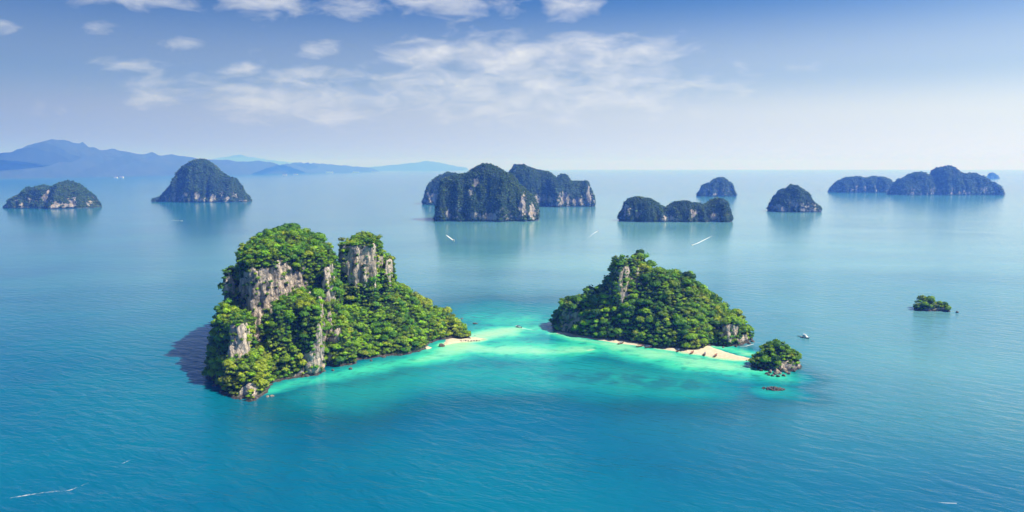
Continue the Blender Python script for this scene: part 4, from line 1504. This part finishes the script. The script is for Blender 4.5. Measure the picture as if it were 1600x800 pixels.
q = boat('speedboat', 'speed_blue', 810, 511.5, heading_px((850, 519), (811, 511)), 'white covered speedboat crossing the pale green channel between the two near islands', scale=1.05)
foam_strip('wake', [(812, 512, 1.0, 1.0), (822, 514, 1.1, .8), (850, 519.5, 1.6, .25)], 'short white wake behind the speedboat in the pale channel')
boat('motor_yacht', 'yacht', 1258, 528, -60, 'white motor yacht moored on open water right of the wooded island', scale=0.95)
q = sea(1249, 525.5)
boat('dinghy', 'longtail_blue', 1249, 525.5, 160, 'small dark dinghy lying just left of the moored white yacht', scale=0.45)
boat('speedboat', 'speed_white', 709, 376, heading_px((698, 368), (710, 376)), 'speedboat planing below the peaked central island with a thick white wake', scale=1.35)
foam_strip('wake', [(709, 376, 2.6, 1.2), (703, 371.5, 3.4, 1.1), (697, 367, 4.0, .5)], 'thick short white wake below the peaked central island')
boat('speedboat', 'speed_white', 934, 360.5, heading_px((924, 366), (934, 360.5)), 'small distant boat heading away right of the long central island', scale=1.1)
foam_strip('wake', [(934, 361, 2.0, .9), (927, 365, 3.5, .6), (912, 378, 6.0, .28), (905, 390, 8.0, .12)], 'long fading wake running down right of the central islands')
boat('speedboat', 'speed_blue', 1081.5, 383, heading_px((1110, 370), (1083, 382)), 'speedboat below the double island heading left with a long straight wake', scale=1.2)
foam_strip('wake', [(1082, 383, 1.8, 1.1), (1090, 380, 2.6, 1.15), (1102, 374, 2.8, .9), (1118, 366, 3.2, .25)], 'bright straight wake below the double island')
foam_strip('wake', [(1130, 362, 5, .30), (1150, 353, 6, .34), (1175, 346, 6, .2)], 'faint old wake right of the double island')
boat('speedboat', 'speed_white', 284, 345, heading_px((250, 344), (284, 345)), 'tiny boat below the dome-shaped island heading right', scale=1.2)
foam_strip('wake', [(284, 345, 3.0, 1.0), (274, 344.6, 4.0, .8), (262, 344.2, 4, .4), (235, 343.5, 4, .15)], 'thin wake below the dome-shaped island')
boat('speedboat', 'speed_blue', 1279, 297.2, 180, 'tiny dark boat left of the right-hand island group', scale=1.8)
foam_strip('wake', [(1281, 297.1, 4, .9), (1288, 296.6, 5, .4)], 'tiny wake left of the right-hand island group')
boat('speedboat', 'speed_white', 1391, 301.5, 10, 'white speck of a boat under the low double-backed island', scale=1.6)
boat('speedboat', 'speed_white', 1412, 302.8, 170, 'white speck of a boat under the broad many-domed island', scale=1.6)
foam_strip('sea_foam', [(0, 781, 1.2, .35), (40, 774, 1.6, .55), (75, 769, 1.3, .42), (110, 766, 1.5, .5), (145, 752, 1.2, .3), (175, 732, 1.0, .3), (203, 719, 0.9, .5)], 'thin broken foam streak drifting at the bottom left')
foam_strip('sea_foam', [(1466, 785, .25, .6), (1478, 786, .35, 1.0), (1495, 786.5, .4, 1.0)], 'small white breaking crest at the bottom right')
foam_strip('sea_foam', [(1150, 541.5, .5, .4), (1165, 541, .7, .9), (1178, 537.5, .8, .9)], 'thin line of surf at the eastern rock shelf')

# ------------------------------------------------------------------ FAR TOWN
M_WALL = simple('white_wall', (0.78, 0.77, 0.74), 0.8)
M_ROOF = simple('tile_roof', (0.40, 0.30, 0.26), 0.8)


def building(px, py, w, d, h, label):
    q = sea(px, py)
    r = link('waterfront_building', None, loc=(q.x, q.y, 0), label=label, cat='building')
    link('wall', bm_mesh('wall', lambda bm: bxm(bm, -w / 2, w / 2, -d / 2, d / 2, -2, h), M_WALL), r)
    link('roof', bm_mesh('roof', lambda bm: bxm(bm, -w / 2 - 3, w / 2 + 3, -d / 2 - 3, d / 2 + 3, h, h + 8, 8), M_ROOF), r)


for px, py, w, h, lab in [
        (181, 278.2, 60, 16, 'white waterfront building below the far mountain, left one of two'), (190, 278.0, 70, 20, 'white waterfront building below the far mountain, right one of two'),
        (445, 274.3, 110, 34, 'bright white building on the far shore right of the dome-shaped island'), (462, 273.3, 120, 26, 'pale building on the far shore, just right of the bright white one'),
        (515, 270.6, 260, 60, 'wide white building block on the far shore midway to the central island'), (556, 269.9, 240, 44, 'long pale building on the far shore left of the faint low hills'),
        (585, 269.6, 220, 36, 'farthest pale building on the shore nearest the faint low hills')]:
    building(px, py, w, 40, h, lab)

# ------------------------------------------------------------------ HAZE
HZ = 92000.0


def haze():
    bm = bmesh.new()
    bmesh.ops.create_cube(bm, size=1.0)
    bmesh.ops.scale(bm, verts=bm.verts, vec=(2 * HZ, 2 * HZ, 1060))
    bmesh.ops.translate(bm, verts=bm.verts, vec=(0, 0, 1060 / 2 - 20))
    me = bpy.data.meshes.new('haze')
    bm.to_mesh(me)
    bm.free()
    m = bpy.data.materials.new('haze_air')
    m.use_nodes = True
    t = m.node_tree
    t.nodes.clear()
    out = nd(t, 'ShaderNodeOutputMaterial')
    v = nd(t, 'ShaderNodeVolumePrincipled')
    v.inputs['Color'].default_value = (0.10, 0.26, 1.0, 1)
    v.inputs['Absorption Color'].default_value = (1, 1, 1, 1)
    v.inputs['Density'].default_value = 0.95e-4
    v.inputs['Anisotropy'].default_value = 0.12
    t.links.new(v.outputs[0], out.inputs['Volume'])
    me.materials.append(m)
    link('haze', me, label='pale bluish sea haze in the air', kind='stuff')


haze()
